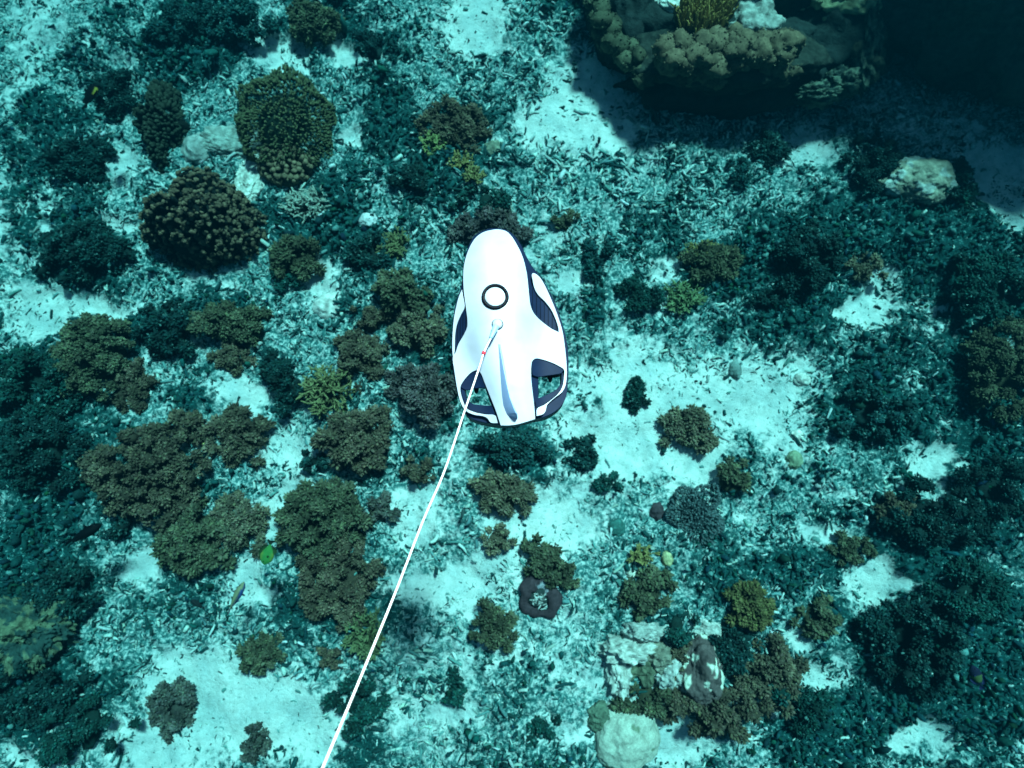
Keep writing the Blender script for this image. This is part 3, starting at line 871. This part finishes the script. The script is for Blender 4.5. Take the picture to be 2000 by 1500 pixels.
# rock body; front mass and near-black tone added to deepen the ledge's shade
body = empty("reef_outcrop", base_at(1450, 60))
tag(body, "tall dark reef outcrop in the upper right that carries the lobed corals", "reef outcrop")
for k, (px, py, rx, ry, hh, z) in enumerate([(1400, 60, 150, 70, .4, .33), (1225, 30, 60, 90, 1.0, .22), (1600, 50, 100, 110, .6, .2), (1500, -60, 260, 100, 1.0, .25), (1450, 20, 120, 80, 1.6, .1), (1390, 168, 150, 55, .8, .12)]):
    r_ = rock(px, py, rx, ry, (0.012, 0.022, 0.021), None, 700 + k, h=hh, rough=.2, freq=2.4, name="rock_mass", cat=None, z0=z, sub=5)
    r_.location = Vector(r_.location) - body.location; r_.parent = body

arm = []
for (x0, y0), (x1, y1) in zip([(1170, -60), (1182, 20), (1205, 80), (1250, 122)], [(1182, 20), (1205, 80), (1250, 122), (1305, 124)]):
    for k in range(30):
        t = g.random(); arm.append((x0 + (x1 - x0) * t + g.normal(0, 15), y0 + (y1 - y0) * t + g.normal(0, 12), ZT - .18 + g.normal(0, .04), g.uniform(7, 17)))
lumps("lobed_coral", arm, (0.055, 0.060, 0.036), "knobbly olive coral arm curving down the left side of the reef outcrop", 31)
pl = []
for k in range(150):
    t = g.random(); x = 1300 + 245 * t
    row = g.random()
    y = 84 + 72 * row - 16 * t + g.normal(0, 4)
    pl.append((x, y, ZT + .05 - .22 * row ** 2 + g.normal(0, .02), g.uniform(9, 22)))
lumps("lobed_coral", pl, (0.10, 0.082, 0.050), "tan lumpy coral ledge along the front of the reef outcrop", 32, jitter=.12)
rock(1420, 112, 150, 60, (0.022, 0.03, 0.024), "dark coral shelf under the tan lumpy ledge of the reef", 33, h=.35, rough=.14, name="coral_shelf", cat="coral shelf", z0=ZT - .16, sub=5)
soft_b = []
# yellow bush of upright branches on the outcrop
gb = np.random.default_rng(41)
cb = at(1368, 44, ZT - .06)
nB = 420
a = gb.uniform(0, 2 * np.pi, nB); q = np.sqrt(gb.random(nB))
sB = scale_at(1368, 40, ZT)
base_p = np.column_stack([q * np.cos(a) * 40 * sB, q * np.sin(a) * 30 * sB, np.zeros(nB)])
tip = base_p * 1.2 + np.column_stack([gb.normal(0, .025, nB), gb.normal(0.02, .025, nB), gb.uniform(.08, .2, nB)])
V, Fs, mm = tubes(base_p, tip, .008, .005, gb.normal(0, .012, (nB, 3)), 6, gb)
c = np.array([.25, .185, .055]) * gb.uniform(.6, 1.4, (nB, 1))
tag(mesh_np("bushy_coral", V, Fs, M_TINT, col=np.repeat(c, mm, 0), loc=cb), "golden bushy coral standing on top of the reef outcrop", "bushy coral")
rock(1466, 50, 46, 44, (0.27, 0.31, 0.28), "pale grey rock beside the golden bushy coral on the reef", 44, h=.8, rough=.2, freq=3, z0=ZT - .14, sub=5)
rock(1330, 6, 40, 24, (0.58, 0.62, 0.55), "white sandy patch of rock behind the golden bushy coral", 45, h=.6, rough=.15, z0=ZT - .1, sub=5)
rock(1645, 6, 50, 30, (0.26, 0.30, 0.17), "pale yellowish rock on the right shoulder of the reef outcrop", 46, h=.8, rough=.25, freq=3.2, z0=ZT - .12, sub=5)
rock(1545, 0, 60, 22, (0.16, 0.17, 0.10), "brownish rock at the top edge between the two pale reef rocks", 48, h=.8, rough=.25, freq=3.2, z0=ZT - .16, sub=5)
rd = empty("coral_ridge", base_at(1670, 110))
tag(rd, "thin pale rocky ridge down the right side of the reef outcrop", "coral ridge")
for k, (px, py, rx, ry, zz) in enumerate([(1694, 62, 12, 44, .42), (1684, 118, 14, 40, .38), (1650, 160, 30, 17, .33), (1600, 186, 34, 14, .28)]):
    r_ = rock(px, py, rx, ry, (.10, .13, .095), None, 760 + k, h=.9, rough=.34, freq=3.0, fine=.6, name="ridge_rock", cat=None, z0=zz, sub=5, patch=3.5, pcol=(.02, .035, .03), pthr=.0)
    r_.location = Vector(r_.location) - rd.location; r_.parent = rd
kn = [(1695 + g.normal(0, 13), 118 + g.normal(0, 22), .38 + g.normal(0, .04), g.uniform(10, 17)) for k in range(12)]
lumps("lobed_coral", kn, (0.05, 0.058, 0.04), "dark knobs of coral on the outer right of the reef outcrop", 49)
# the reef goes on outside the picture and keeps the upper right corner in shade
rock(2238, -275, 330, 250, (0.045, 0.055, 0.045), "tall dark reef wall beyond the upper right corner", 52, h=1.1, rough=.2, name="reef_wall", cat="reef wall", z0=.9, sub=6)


# ------------------------------------------------------------------ fish
def fish(name, px, py, z, ang, L, hgt, wid, roll, colf, label, fin, tailc=None, group="reef fish"):
    """ang: image angle of the head direction (deg, ccw from image right); roll: 0 = seen from above, 90 = flank towards the camera"""
    p = at(px, py, z)
    e = empty(name, p)
    e.rotation_euler = (math.radians(roll), 0, math.radians(ang))
    tag(e, label, "fish", group)
    ns, nr = 24, 14
    xs = np.linspace(.5, -.38, ns)
    prof = np.interp(xs, [-.38, -.3, -.15, .1, .3, .42, .5], [.13, .22, .62, 1.0, .86, .48, .08])
    V = []
    for x, q in zip(xs, prof):
        for k in range(nr):
            w = k / nr * 2 * math.pi
            V.append((x * L, wid * .5 * (q ** .8) * math.cos(w), hgt * .5 * q * math.sin(w)))
    V = np.array(V); ii = np.arange(ns * nr).reshape(ns, nr)
    Qf = np.stack([ii[:-1], np.roll(ii, -1, 1)[:-1], np.roll(ii, -1, 1)[1:], ii[1:]], -1).reshape(-1, 4)
    caps = np.array([list(ii[0])[::-1], list(ii[-1])])
    mesh_np("body", V, [Qf, caps], M_FISH, parent=e, col=np.array([colf(v[0] / L, v[1] / wid, v[2] / hgt) for v in V]))

    def plate(nm, pts, c, par=e, th=.003):
        P = np.array([(x * L, 0, zz * hgt) for x, zz in pts]); k = len(P)
        A = P + np.array([0, th, 0]); B = P - np.array([0, th, 0])
        W = np.concatenate([A, B]); i = np.arange(k); j = (i + 1) % k
        mesh_np(nm, W, [np.stack([i, j, j + k, i + k], -1)] + [np.array([list(range(k))]), np.array([list(range(2 * k - 1, k - 1, -1))])], M_FISH, parent=par, col=np.repeat(np.array([c]), 2 * k, 0), smooth=False)
    plate("tail_fin", [(-.36, .06), (-.46, .20), (-.56, .27), (-.52, .0), (-.56, -.27), (-.46, -.20), (-.36, -.06)], tailc or fin)
    plate("dorsal_fin", [(.22, .42), (.08, .60), (-.12, .60), (-.30, .40), (-.34, .12), (-.2, .24), (0, .44)], fin)
    plate("anal_fin", [(.05, -.45), (-.10, -.62), (-.26, -.46), (-.34, -.12), (-.2, -.24)], fin)
    for s_ in (1, -1):
        Ve, Fe, me_ = blobs(np.array([[.36 * L, s_ * wid * .30, .12 * hgt]]), np.array([.028 * L]), None, 2, 0)
        mesh_np("eye", Ve, [Fe], M_FISH, parent=e, col=np.repeat(np.array([[.01, .01, .012]]), me_, 0))
        Vp, Fp, mp = blobs(np.array([[.12 * L, s_ * wid * .52, -.1 * hgt]]), np.array([[.09 * L, .004, .05 * L]]), np.array([[0, 0, 1.0]]), 2, 0)
        mesh_np("pectoral_fin", Vp, [Fp], M_FISH, parent=e, col=np.repeat(np.array([fin]), mp, 0))
    return e


BLK = (.002, .003, .004)
fish("fish", 523, 1080, .62, 258, .125, .074, .03, 78, lambda x, y, z: (.022, .12, .03) if abs(z) < .33 else (.07, .14, .03), "bright green and yellow disc shaped butterflyfish beside the largest olive coral", (.012, .030, .012), (.006, .012, .008))
fish("fish", 462, 1166, .45, 66, .175, .05, .045, 25, lambda x, y, z: (.13, .15, .09) if y > -.1 else (.02, .05, .16), "slim grey fish with a dark blue side over a white sand patch", (.06, .07, .08))
fish("fish", 165, 1042, .5, 30, .20, .075, .055, 40, lambda x, y, z: BLK, "thick bodied black fish above the dark corals at left", BLK)
fish("fish", 176, 187, .6, 75, .17, .13, .05, 60, lambda x, y, z: BLK if z < .41 else (.20, .19, .03), "oval black fish with a yellow edge near the upper left corner", BLK)
fish("fish", 1908, 1322, .4, 108, .125, .06, .04, 55, lambda x, y, z: (.05, .08, .03) if x < .1 and x > -.2 else (.01, .012, .03), "dark fish with a yellow and blue band at the lower right", (.012, .015, .05))
fish("fish", 903, 1005, .2, 80, .085, .03, .022, 20, lambda x, y, z: (.03, .06, .06), "tiny dark fish over rubble right of the cable", (.03, .06, .06))
fish("fish", 386, 1180, .25, 150, .09, .045, .03, 35, lambda x, y, z: (.012, .018, .02), "tiny black fish over rubble left of the slim grey fish", (.012, .018, .02))

# ------------------------------------------------------------------ underwater drone (outlines in the frame of an enlarged photo crop: 3.125 per photo pixel, from 820, 400)
ZR = 2.55                                             # height of the drone's middle plane above the seabed
D0 = at(1000, 645, ZR)


def zp(zx, zy, h=0.0):
    p = at(820 + zx / 3.125, 400 + zy / 3.125, ZR + h)
    return p - D0


UNIT = scale_at(1000, 645, ZR) / 3.125               # metres per crop unit

m_white = plain_mat("white_plastic", (0.34, 0.375, 0.435), .42, .16, 7, .4)
m_navy = plain_mat("navy_plastic", (0.0030, 0.0095, 0.030), .55, .15, 40, .08)
m_navy2 = plain_mat("dark_navy_plastic", (0.0015, 0.004, 0.012), .55, .15, 40, .08)
m_black = plain_mat("black_rubber", (0.001, 0.0014, 0.003), .5, .2, 50, .1)
m_cable = plain_mat("white_cable", (0.86, 0.84, 0.84), .5, .03, 60, .3)
m_fin = plain_mat("white_plastic_shade_blue", (0.24, 0.35, 0.56), .42, .08, 12, .4)  # white fin; the blue of its shaded side is put into the colour
m_red = plain_mat("red_tape", (0.55, 0.02, 0.04), .5, .1, 60, .3)
m_blue = plain_mat("blue_rubber", (0.25, 0.42, 0.62), .5, .1, 60, .3)

drone = empty("underwater_drone", D0)
tag(drone, "white and navy underwater drone with a round ring on top hovering above the reef", "underwater drone")


def crsp(P, n=6, closed=True):
    """Catmull-Rom through the traced points"""
    P = np.asarray(P, float); k = len(P); out = []
    for i in range(k):
        p0, p1, p2, p3 = P[(i - 1) % k], P[i], P[(i + 1) % k], P[(i + 2) % k]
        d1, d2, d3 = np.linalg.norm(p1 - p0), np.linalg.norm(p2 - p1), np.linalg.norm(p3 - p2)
        # keep sharp corners sharp
        v1, v2, v3 = (p1 - p0) / max(d1, 1e-6), (p2 - p1) / max(d2, 1e-6), (p3 - p2) / max(d3, 1e-6)
        m1 = (v1 + v2) / 2 * d2 if v1 @ v2 > .45 else v2 * d2
        m2 = (v2 + v3) / 2 * d2 if v2 @ v3 > .45 else v2 * d2
        for j in range(n):
            t = j / n; t2, t3 = t * t, t * t * t
            out.append((2 * t3 - 3 * t2 + 1) * p1 + (t3 - 2 * t2 + t) * m1 + (-2 * t3 + 3 * t2) * p2 + (t3 - t2) * m2)
    return np.array(out)


def inside(P, poly):
    x, y = P[:, 0], P[:, 1]; r = np.zeros(len(P), bool); k = len(poly)
    for i in range(k):
        x1, y1 = poly[i]; x2, y2 = poly[(i + 1) % k]
        if y1 == y2: continue
        c = ((y1 > y) != (y2 > y)) & (x < (x2 - x1) * (y - y1) / (y2 - y1) + x1)
        r ^= c
    return r


AX0, AX1 = np.array([478., 150.]), np.array([600., 1340.])   # the drone's spine in the crop


def spine_x(zy):
    return np.interp(zy, [150, 560, 850, 1340], [478, 466, 487, 598])


def top_h(P):
    """height of the outer skin above the middle plane: long fuselage hump on a flat winged body"""
    zx, zy = P[:, 0], P[:, 1]
    dx = (zx - spine_x(zy))
    wf = np.interp(zy, [140, 200, 350, 600, 900, 1340], [90, 165, 215, 225, 185, 125])
    hump = np.exp(-1.15 * (np.abs(dx) / wf) ** 3.2)
    hz = np.interp(zy, [140, 180, 260, 420, 800, 1100, 1345], [.004, .020, .036, .044, .040, .028, .010])
    side = .004 - .020 * np.clip((np.abs(dx) / 420) ** 3, 0, 1.2)
    return side + hz * hump ** 1.0


def patch(name, outer, mat, holes=(), lift=0.0, thick=.006, hf=top_h, grid=13.0, parent=drone, smooth_pts=6, flat=None):
    """a shell cut to an outline, following the skin, with its own thickness"""
    loops = [crsp(outer, smooth_pts)] + [crsp(h, smooth_pts) for h in holes]
    pts, edges = [], []
    for lp in loops:
        b0 = len(pts); k = len(lp)
        pts += [tuple(p) for p in lp]; edges += [(b0 + i, b0 + (i + 1) % k) for i in range(k)]
    lo, hi = loops[0].min(0), loops[0].max(0)
    G = np.array([(x, y) for x in np.arange(lo[0], hi[0], grid) for y in np.arange(lo[1], hi[1], grid)])
    ok = inside(G, loops[0])
    for h in loops[1:]: ok &= ~inside(G, h)
    B = np.array(pts)
    G = G[ok]
    if len(G):
        dmin = np.array([np.min(np.sum((B - q) ** 2, 1)) for q in G])
        G = G[dmin > (grid * .5) ** 2]
    allp = [Vector(p) for p in pts] + [Vector(q) for q in G]
    vo, eo, fo, *_ = delaunay_2d_cdt(allp, edges, [], 0, 1e-5)
    P = np.array([v[:] for v in vo]); T = np.array([f for f in fo if len(f) == 3])
    cen = P[T].mean(1)
    ok = inside(cen, loops[0])
    for h in loops[1:]: ok &= ~inside(cen, h)
    T = T[ok]
    used = np.unique(T); mp = -np.ones(len(P), int); mp[used] = np.arange(len(used)); P = P[used]; T = mp[T]
    h = (hf(P) if flat is None else np.full(len(P), flat)) + lift
    top = np.array([zp(x, y, hh) for (x, y), hh in zip(P, h)])
    n = len(P)
    bot = top - np.array([0, 0, 1.0]) * thick
    # triangles: crop y points down, so flip to face up
    E = {}
    for t in T:
        for a_, b_ in ((t[0], t[1]), (t[1], t[2]), (t[2], t[0])):
            E[(a_, b_)] = 1
    rim = np.array([(a_, b_) for (a_, b_) in E if (b_, a_) not in E])
    a3 = top[T]; nz = np.cross(a3[:, 1] - a3[:, 0], a3[:, 2] - a3[:, 0])[:, 2]
    if nz.mean() < 0: T = T[:, ::-1]; rim = rim[:, ::-1]
    side_q = np.stack([rim[:, 1], rim[:, 0], rim[:, 0] + n, rim[:, 1] + n], -1)
    o = mesh_np(name, np.concatenate([top, bot]), [T, T[:, ::-1] + n, side_q], mat, parent=parent)
    o.data.set_sharp_from_angle(angle=math.radians(40))
    bv = o.modifiers.new("soft_edge", 'BEVEL'); bv.width = .0012; bv.segments = 2; bv.limit_method = 'ANGLE'; bv.angle_limit = math.radians(50)
    return o


SHELL = [(480, 150), (530, 163), (562, 195), (592, 243), (617, 292), (636, 345), (648, 395), (656, 440), (662, 500), (668, 560), (675, 612), (692, 655), (722, 692), (762, 726), (802, 755), (848, 778),
         (846, 752), (830, 700), (802, 640), (762, 588), (722, 548), (700, 508), (689, 460), (685, 422), (692, 417), (722, 432), (752, 472), (790, 550), (824, 630), (850, 702), (870, 770), (882, 840), (891, 920),
         (896, 985), (896, 1050), (888, 1105), (868, 1142), (830, 1172), (792, 1204), (776, 1222), (766, 1260), (754, 1276), (712, 1289), (716, 1244), (758, 1222), (800, 1192), (838, 1160), (861, 1130), (874, 1095), (880, 1050), (880, 1006),
         (850, 984), (800, 960), (750, 944), (706, 938), (686, 954), (680, 985), (680, 1060), (689, 1150), (698, 1230), (704, 1307), (640, 1327), (590, 1340), (540, 1346), (494, 1346),
         (466, 1262), (430, 1170), (396, 1086), (371, 1026), (352, 1010), (318, 1020), (282, 1054), (256, 1090), (247, 1112), (250, 1150), (262, 1192), (286, 1242), (330, 1264), (400, 1279), (460, 1286), (470, 1310), (475, 1332),
         (432, 1328), (412, 1302), (392, 1291), (330, 1280), (280, 1256), (250, 1208), (234, 1150), (221, 1080), (209, 1000), (201, 940), (206, 915), (215, 906), (236, 850), (270, 790), (289, 745), (290, 700), (283, 640), (275, 580), (268, 520), (265, 450), (267, 390), (276, 340), (291, 290), (314, 240), (342, 200), (382, 170), (430, 155)]
patch("hull_shell", SHELL, m_white, thick=.007)
patch("left_front_fender", [(257, 516), (264, 560), (273, 612), (270, 634), (250, 672), (226, 730), (215, 792), (213, 860), (210, 905), (201, 925), (198, 880), (199, 800), (203, 740), (210, 680), (222, 620), (238, 560)], m_white, lift=-.002).name = "fender"
LOWER = [(470, 142), (410, 148), (360, 170), (325, 198), (300, 245), (280, 300), (266, 370), (259, 450), (248, 512), (228, 570), (212, 630), (203, 690), (196, 760), (192, 850), (193, 930), (202, 1020), (216, 1100), (231, 1165), (254, 1228), (284, 1280), (312, 1303), (370, 1324), (430, 1336), (490, 1343),
         (560, 1338), (640, 1322), (704, 1306), (760, 1295), (822, 1264), (870, 1220), (893, 1170), (904, 1080), (908, 960), (901, 860), (888, 790), (871, 728), (842, 640), (802, 552), (762, 474), (722, 420), (682, 370), (655, 322), (624, 256), (594, 208), (552, 166), (520, 150)]
HOLE_R = [(724, 1010), (862, 1000), (866, 1045), (860, 1090), (840, 1120), (800, 1146), (724, 1180)]
HOLE_L = [(272, 1085), (385, 1070), (440, 1226), (380, 1222), (312, 1210), (284, 1178)]
patch("lower_hull", LOWER, m_navy, holes=(HOLE_R, HOLE_L), lift=-.013, thick=.060, grid=20)
# slatted side vents
for nm, poly, slats in (("side_vent", [(668, 540), (676, 612), (693, 655), (723, 692), (763, 726), (803, 755), (846, 776), (844, 752), (829, 700), (800, 641), (760, 590), (720, 550), (698, 510), (690, 490)], 7),
                        ("side_vent", [(274, 636), (287, 700), (288, 742), (269, 788), (235, 848), (217, 900), (216, 860), (218, 795), (228, 732), (252, 674)], 4)):
    o = patch(nm, poly, m_navy, lift=-.007, thick=.004, grid=9)
    lo, hi = np.min(poly, 0), np.max(poly, 0)
    for k in range(slats):
        x = lo[0] + (hi[0] - lo[0]) * (k + .8) / (slats + .4)
        ys = [y for y in np.arange(lo[1], hi[1], 3.0) if inside(np.array([[x, y], [x + 3, y]]), poly).all()]
        if len(ys) < 4: continue
        y0, y1 = ys[1], ys[-2]
        patch("slat", [(x, y0), (x + 3, y0), (x + 3, y1), (x, y1)], m_navy2, lift=-.0045, thick=.003, grid=15, smooth_pts=4, parent=o)


def lathe(name, prof, mat, parent, loc=(0, 0, 0), axis='Z', n=40):
    """prof: (radius, height) pairs"""
    V = []
    for r, h in prof:
        for k in range(n):
            w = 2 * math.pi * k / n
            v = (r * math.cos(w), r * math.sin(w), h)
            if axis == 'Y': v = (v[0], v[2], -v[1])
            V.append(v)
    ii = np.arange(len(prof) * n).reshape(len(prof), n)
    Qf = np.stack([ii[:-1], np.roll(ii, -1, 1)[:-1], np.roll(ii, -1, 1)[1:], ii[1:]], -1).reshape(-1, 4)
    o = mesh_np(name, np.array(V), [Qf], mat, parent=parent, loc=loc)
    o.data.set_sharp_from_angle(angle=math.radians(50))
    return o


# ring port on the back
hr = float(top_h(np.array([[460., 562.]]))[0])
rc = zp(460, 562, hr - .001)
ro, ri = 84 * UNIT, 61 * UNIT
ring = lathe("port_ring", [(ri, -.004), (ri, .0035), (ri + .0018, .0052), ((ro + ri) / 2, .0060), (ro - .002, .0045), (ro, -.004)], m_black, drone, rc)
lathe("port_cap", [(0, .0030), (ri * .6, .0030), (ri - .0016, .0018), (ri - .0012, -.004)], m_white, ring, (0, 0, 0))
for k in range(14):
    w = k / 14 * 6.283
    V, Fb, mm = blobs(np.array([[math.cos(w) * (ro + ri) / 2, math.sin(w) * (ro + ri) / 2, .0060]]), np.array([[.0018, .0018, .0008]]), np.array([[0, 0, 1.0]]), 2, 0)
    mesh_np("rivet", V, [Fb], m_navy, parent=ring)
# tether socket
hs = float(top_h(np.array([[474., 730.]]))[0])
so = lathe("tether_socket", [(0, .009), (.009, .0088), (.0118, .0065), (.0126, .0), (.0126, -.006)], m_white, drone, zp(474, 730, hs))
lathe("seal", [(.0126, .0006), (.0134, .0012), (.0142, .0004), (.0142, -.004)], m_navy2, so)

# tail fin: thin blade rising from the spine, leaning to the right
fb = [(484, 850), (494, 930), (503, 1010), (512, 1090), (522, 1160), (534, 1225), (552, 1275)]
ft = [(486, 852, .004), (502, 940, .010), (519, 1030, .016), (536, 1110, .021), (553, 1180, .026), (574, 1235, .030), (590, 1272, .030)]
Vf = []
for (bx, by), (tx, ty, h) in zip(fb, ft):
    hb = float(top_h(np.array([[bx, by]]))[0]) - .003
    w = .0008 + .0022 * (h / .03)
    B = zp(bx, by, hb); T_ = zp(tx, ty, hb + h + .003)
    Vf += [B + np.array([-w * 3.6, 0, 0]), T_ + np.array([-w * .55, 0, 0]), T_ + np.array([w * .55, 0, 0]), B + np.array([w * 4.0, 0, 0])]
hb = float(top_h(np.array([[578., 1305.]]))[0]) - .003
Vf += [zp(570, 1302, hb), zp(593, 1298, hb + .022), zp(597, 1296, hb + .022), zp(598, 1304, hb)]
Vf = np.array(Vf); ns = len(Vf) // 4; ii = np.arange(ns * 4).reshape(ns, 4)
Qf = np.concatenate([np.stack([ii[:-1, k], ii[1:, k], ii[1:, k + 1], ii[:-1, k + 1]], -1) for k in range(3)])
fin = mesh_np("tail_fin", Vf, [Qf, np.array([ii[0], ii[-1][::-1]])], m_fin, parent=drone)
sb = fin.modifiers.new("round", 'BEVEL'); sb.width = .0015; sb.segments = 2

# thrusters: duct, propeller with blades, hub
for cx, cy, rr_, w0 in ((795, 1040, 70, 1.0), (345, 1108, 62, .85)):
    hh = -.040
    e_loc = zp(cx, cy, hh)
    R_ = rr_ * UNIT
    duct = lathe("thruster_duct", [(R_ * .80, -.0), (R_ * .97, -.001), (R_, .004), (R_ * 1.03, .030), (R_ * .93, .042), (R_ * .78, .044), (R_ * .74, .02), (R_ * .78, .0)], m_navy2, drone, e_loc, axis='Y')
    lathe("propeller_hub", [(0, -.020), (.004, -.016), (.0075, -.004), (.0078, .012), (0, .014)], m_black, duct, (0, 0, 0), axis='Y', n=20)
    for k in range(4):
        w = k * math.pi / 2 + .5
        V = []
        for q in np.linspace(.12, .74, 7):
            ch = .010 * (1 - .5 * abs(q - .45)); tw_ = .9 - .7 * q
            for sgn, dy in ((1, .0006), (-1, .0006), (-1, -.0006), (1, -.0006)):
                lx = q * R_; lz = sgn * ch * math.cos(tw_); ly = .004 + sgn * ch * .6 * math.sin(tw_) + dy
                V.append((lx * math.cos(w) - lz * math.sin(w), ly, lx * math.sin(w) + lz * math.cos(w)))
        V = np.array(V); ii = np.arange(len(V)).reshape(-1, 4)
        Qb = np.concatenate([np.stack([ii[:-1, j], ii[1:, j], ii[1:, (j + 1) % 4], ii[:-1, (j + 1) % 4]], -1) for j in range(4)])
        mesh_np("propeller_blade", V, [Qb, np.array([ii[0][::-1], ii[-1]])], m_black, parent=duct)
# sloping navy cowl over each duct
patch("cowl", [(706, 941), (752, 947), (800, 963), (849, 987), (877, 1008), (866, 1026), (826, 1036), (772, 1043), (722, 1050), (688, 1040), (683, 985), (689, 956)], m_navy, lift=-.004, thick=.006, grid=10)
patch("cowl", [(352, 1013), (370, 1029), (394, 1086), (404, 1116), (345, 1119), (282, 1130), (252, 1116), (258, 1092), (284, 1057), (320, 1023)], m_navy, lift=-.004, thick=.006, grid=10)
# raised frame edge round the opening's rear
patch("opening_frame", [(866, 1040), (877, 1050), (871, 1094), (858, 1128), (835, 1157), (797, 1189), (756, 1218), (712, 1240), (704, 1196), (724, 1184), (802, 1150), (844, 1122), (862, 1090)], m_navy, lift=-.008, thick=.010, grid=14)
patch("opening_frame", [(252, 1118), (270, 1130), (284, 1180), (312, 1212), (380, 1226), (441, 1230), (461, 1282), (400, 1275), (332, 1260), (290, 1239), (266, 1190), (254, 1150)], m_navy, lift=-.008, thick=.010, grid=14)

# ------------------------------------------------------------------ tether, running up to the swimmer
hs2 = hs + .012
ctrl = [zp(466, 738, hs2) + D0, zp(440, 800, hs + .022) + D0, zp(390, 905, hs + .03) + D0, zp(365, 985, hs + .035) + D0]
for px, py, h in ((905, 810, .10), (868, 920, .13), (826, 1018, .17), (775, 1150, .22), (722, 1280, .28), (668, 1410, .34), (630, 1500, .38), (560, 1670, .47), (470, 1900, .60)):
    ctrl.append(at(px, py, ZR + h))
ctrl = np.array(ctrl)


def spline(P, n):
    out = []
    for i in range(len(P) - 1):
        p0 = P[max(i - 1, 0)]; p1 = P[i]; p2 = P[i + 1]; p3 = P[min(i + 2, len(P) - 1)]
        for j in range(n):
            t = j / n
            out.append(.5 * ((2 * p1) + (-p0 + p2) * t + (2 * p0 - 5 * p1 + 4 * p2 - p3) * t * t + (-p0 + 3 * p1 - 3 * p2 + p3) * t ** 3))
    out.append(P[-1])
    return np.array(out)


def pipe(name, P, rad, mat, parent=None, loc=None, sides=14):
    P = np.asarray(P); n = len(P)
    T = np.gradient(P, axis=0); Tn, Bn, Zn = basis_from(T)
    rad = np.broadcast_to(rad, (n,))
    w = np.arange(sides) / sides * 2 * np.pi
    V = P[:, None] + rad[:, None, None] * (np.cos(w)[None, :, None] * Tn[:, None] + np.sin(w)[None, :, None] * Bn[:, None])
    ii = np.arange(n * sides).reshape(n, sides)
    Qf = np.stack([ii[:-1], np.roll(ii, -1, 1)[:-1], np.roll(ii, -1, 1)[1:], ii[1:]], -1).reshape(-1, 4)
    return mesh_np(name, V.reshape(-1, 3), [Qf, np.array([ii[0][::-1], ii[-1]])], mat, parent=parent, loc=loc)


curve = spline(ctrl, 12)
tether = empty("tether_cable", ctrl[0])
tag(tether, "thin white tether cable running from the drone to the bottom edge", "cable")
pipe("cord", curve - ctrl[0], .0021, m_cable, tether)
pipe("strain_relief", curve[2:15] - ctrl[0], np.linspace(.0085, .0040, 13), m_blue, tether)
kq = int(np.argmin(np.linalg.norm(curve - (zp(391, 903, hs + .03) + D0), axis=1)))
tq = curve[kq + 1] - curve[kq - 1]; tq = tq / np.linalg.norm(tq)
pipe("marker_tape", np.array([curve[kq] - tq * .0035, curve[kq], curve[kq] + tq * .0035]) - ctrl[0], .0044, m_red, tether)

# ------------------------------------------------------------------ the water
bm = bmesh.new()
bmesh.ops.create_cube(bm, size=1.0)
me = bpy.data.meshes.new("haze"); bm.to_mesh(me); bm.free()
hz = bpy.data.objects.new("haze", me)
zlo, zhi = float(gz.min()) - 1.0, CAM_Z + .35
span = 2 * max(abs(gx).max(), abs(gy).max()) + 4
hz.scale = (span, span, zhi - zlo); hz.location = (0, 0, (zlo + zhi) / 2)
C.objects.link(hz)
tag(hz, kind="stuff")
mh_ = bpy.data.materials.new("sea_water"); mh_.use_nodes = True
nt = mh_.node_tree
for nd in list(nt.nodes):
    if nd.type == 'BSDF_PRINCIPLED': nt.nodes.remove(nd)
pv = nt.nodes.new("ShaderNodeVolumePrincipled")
pv.inputs["Color"].default_value = (0.0, 0.018, 0.028, 1)
pv.inputs["Absorption Color"].default_value = (0.0, 0.25, 0.27, 1)
pv.inputs["Density"].default_value = 0.26
pv.inputs["Anisotropy"].default_value = 0.5
nt.links.new(pv.outputs[0], nt.nodes["Material Output"].inputs["Volume"])
me.materials.append(mh_)
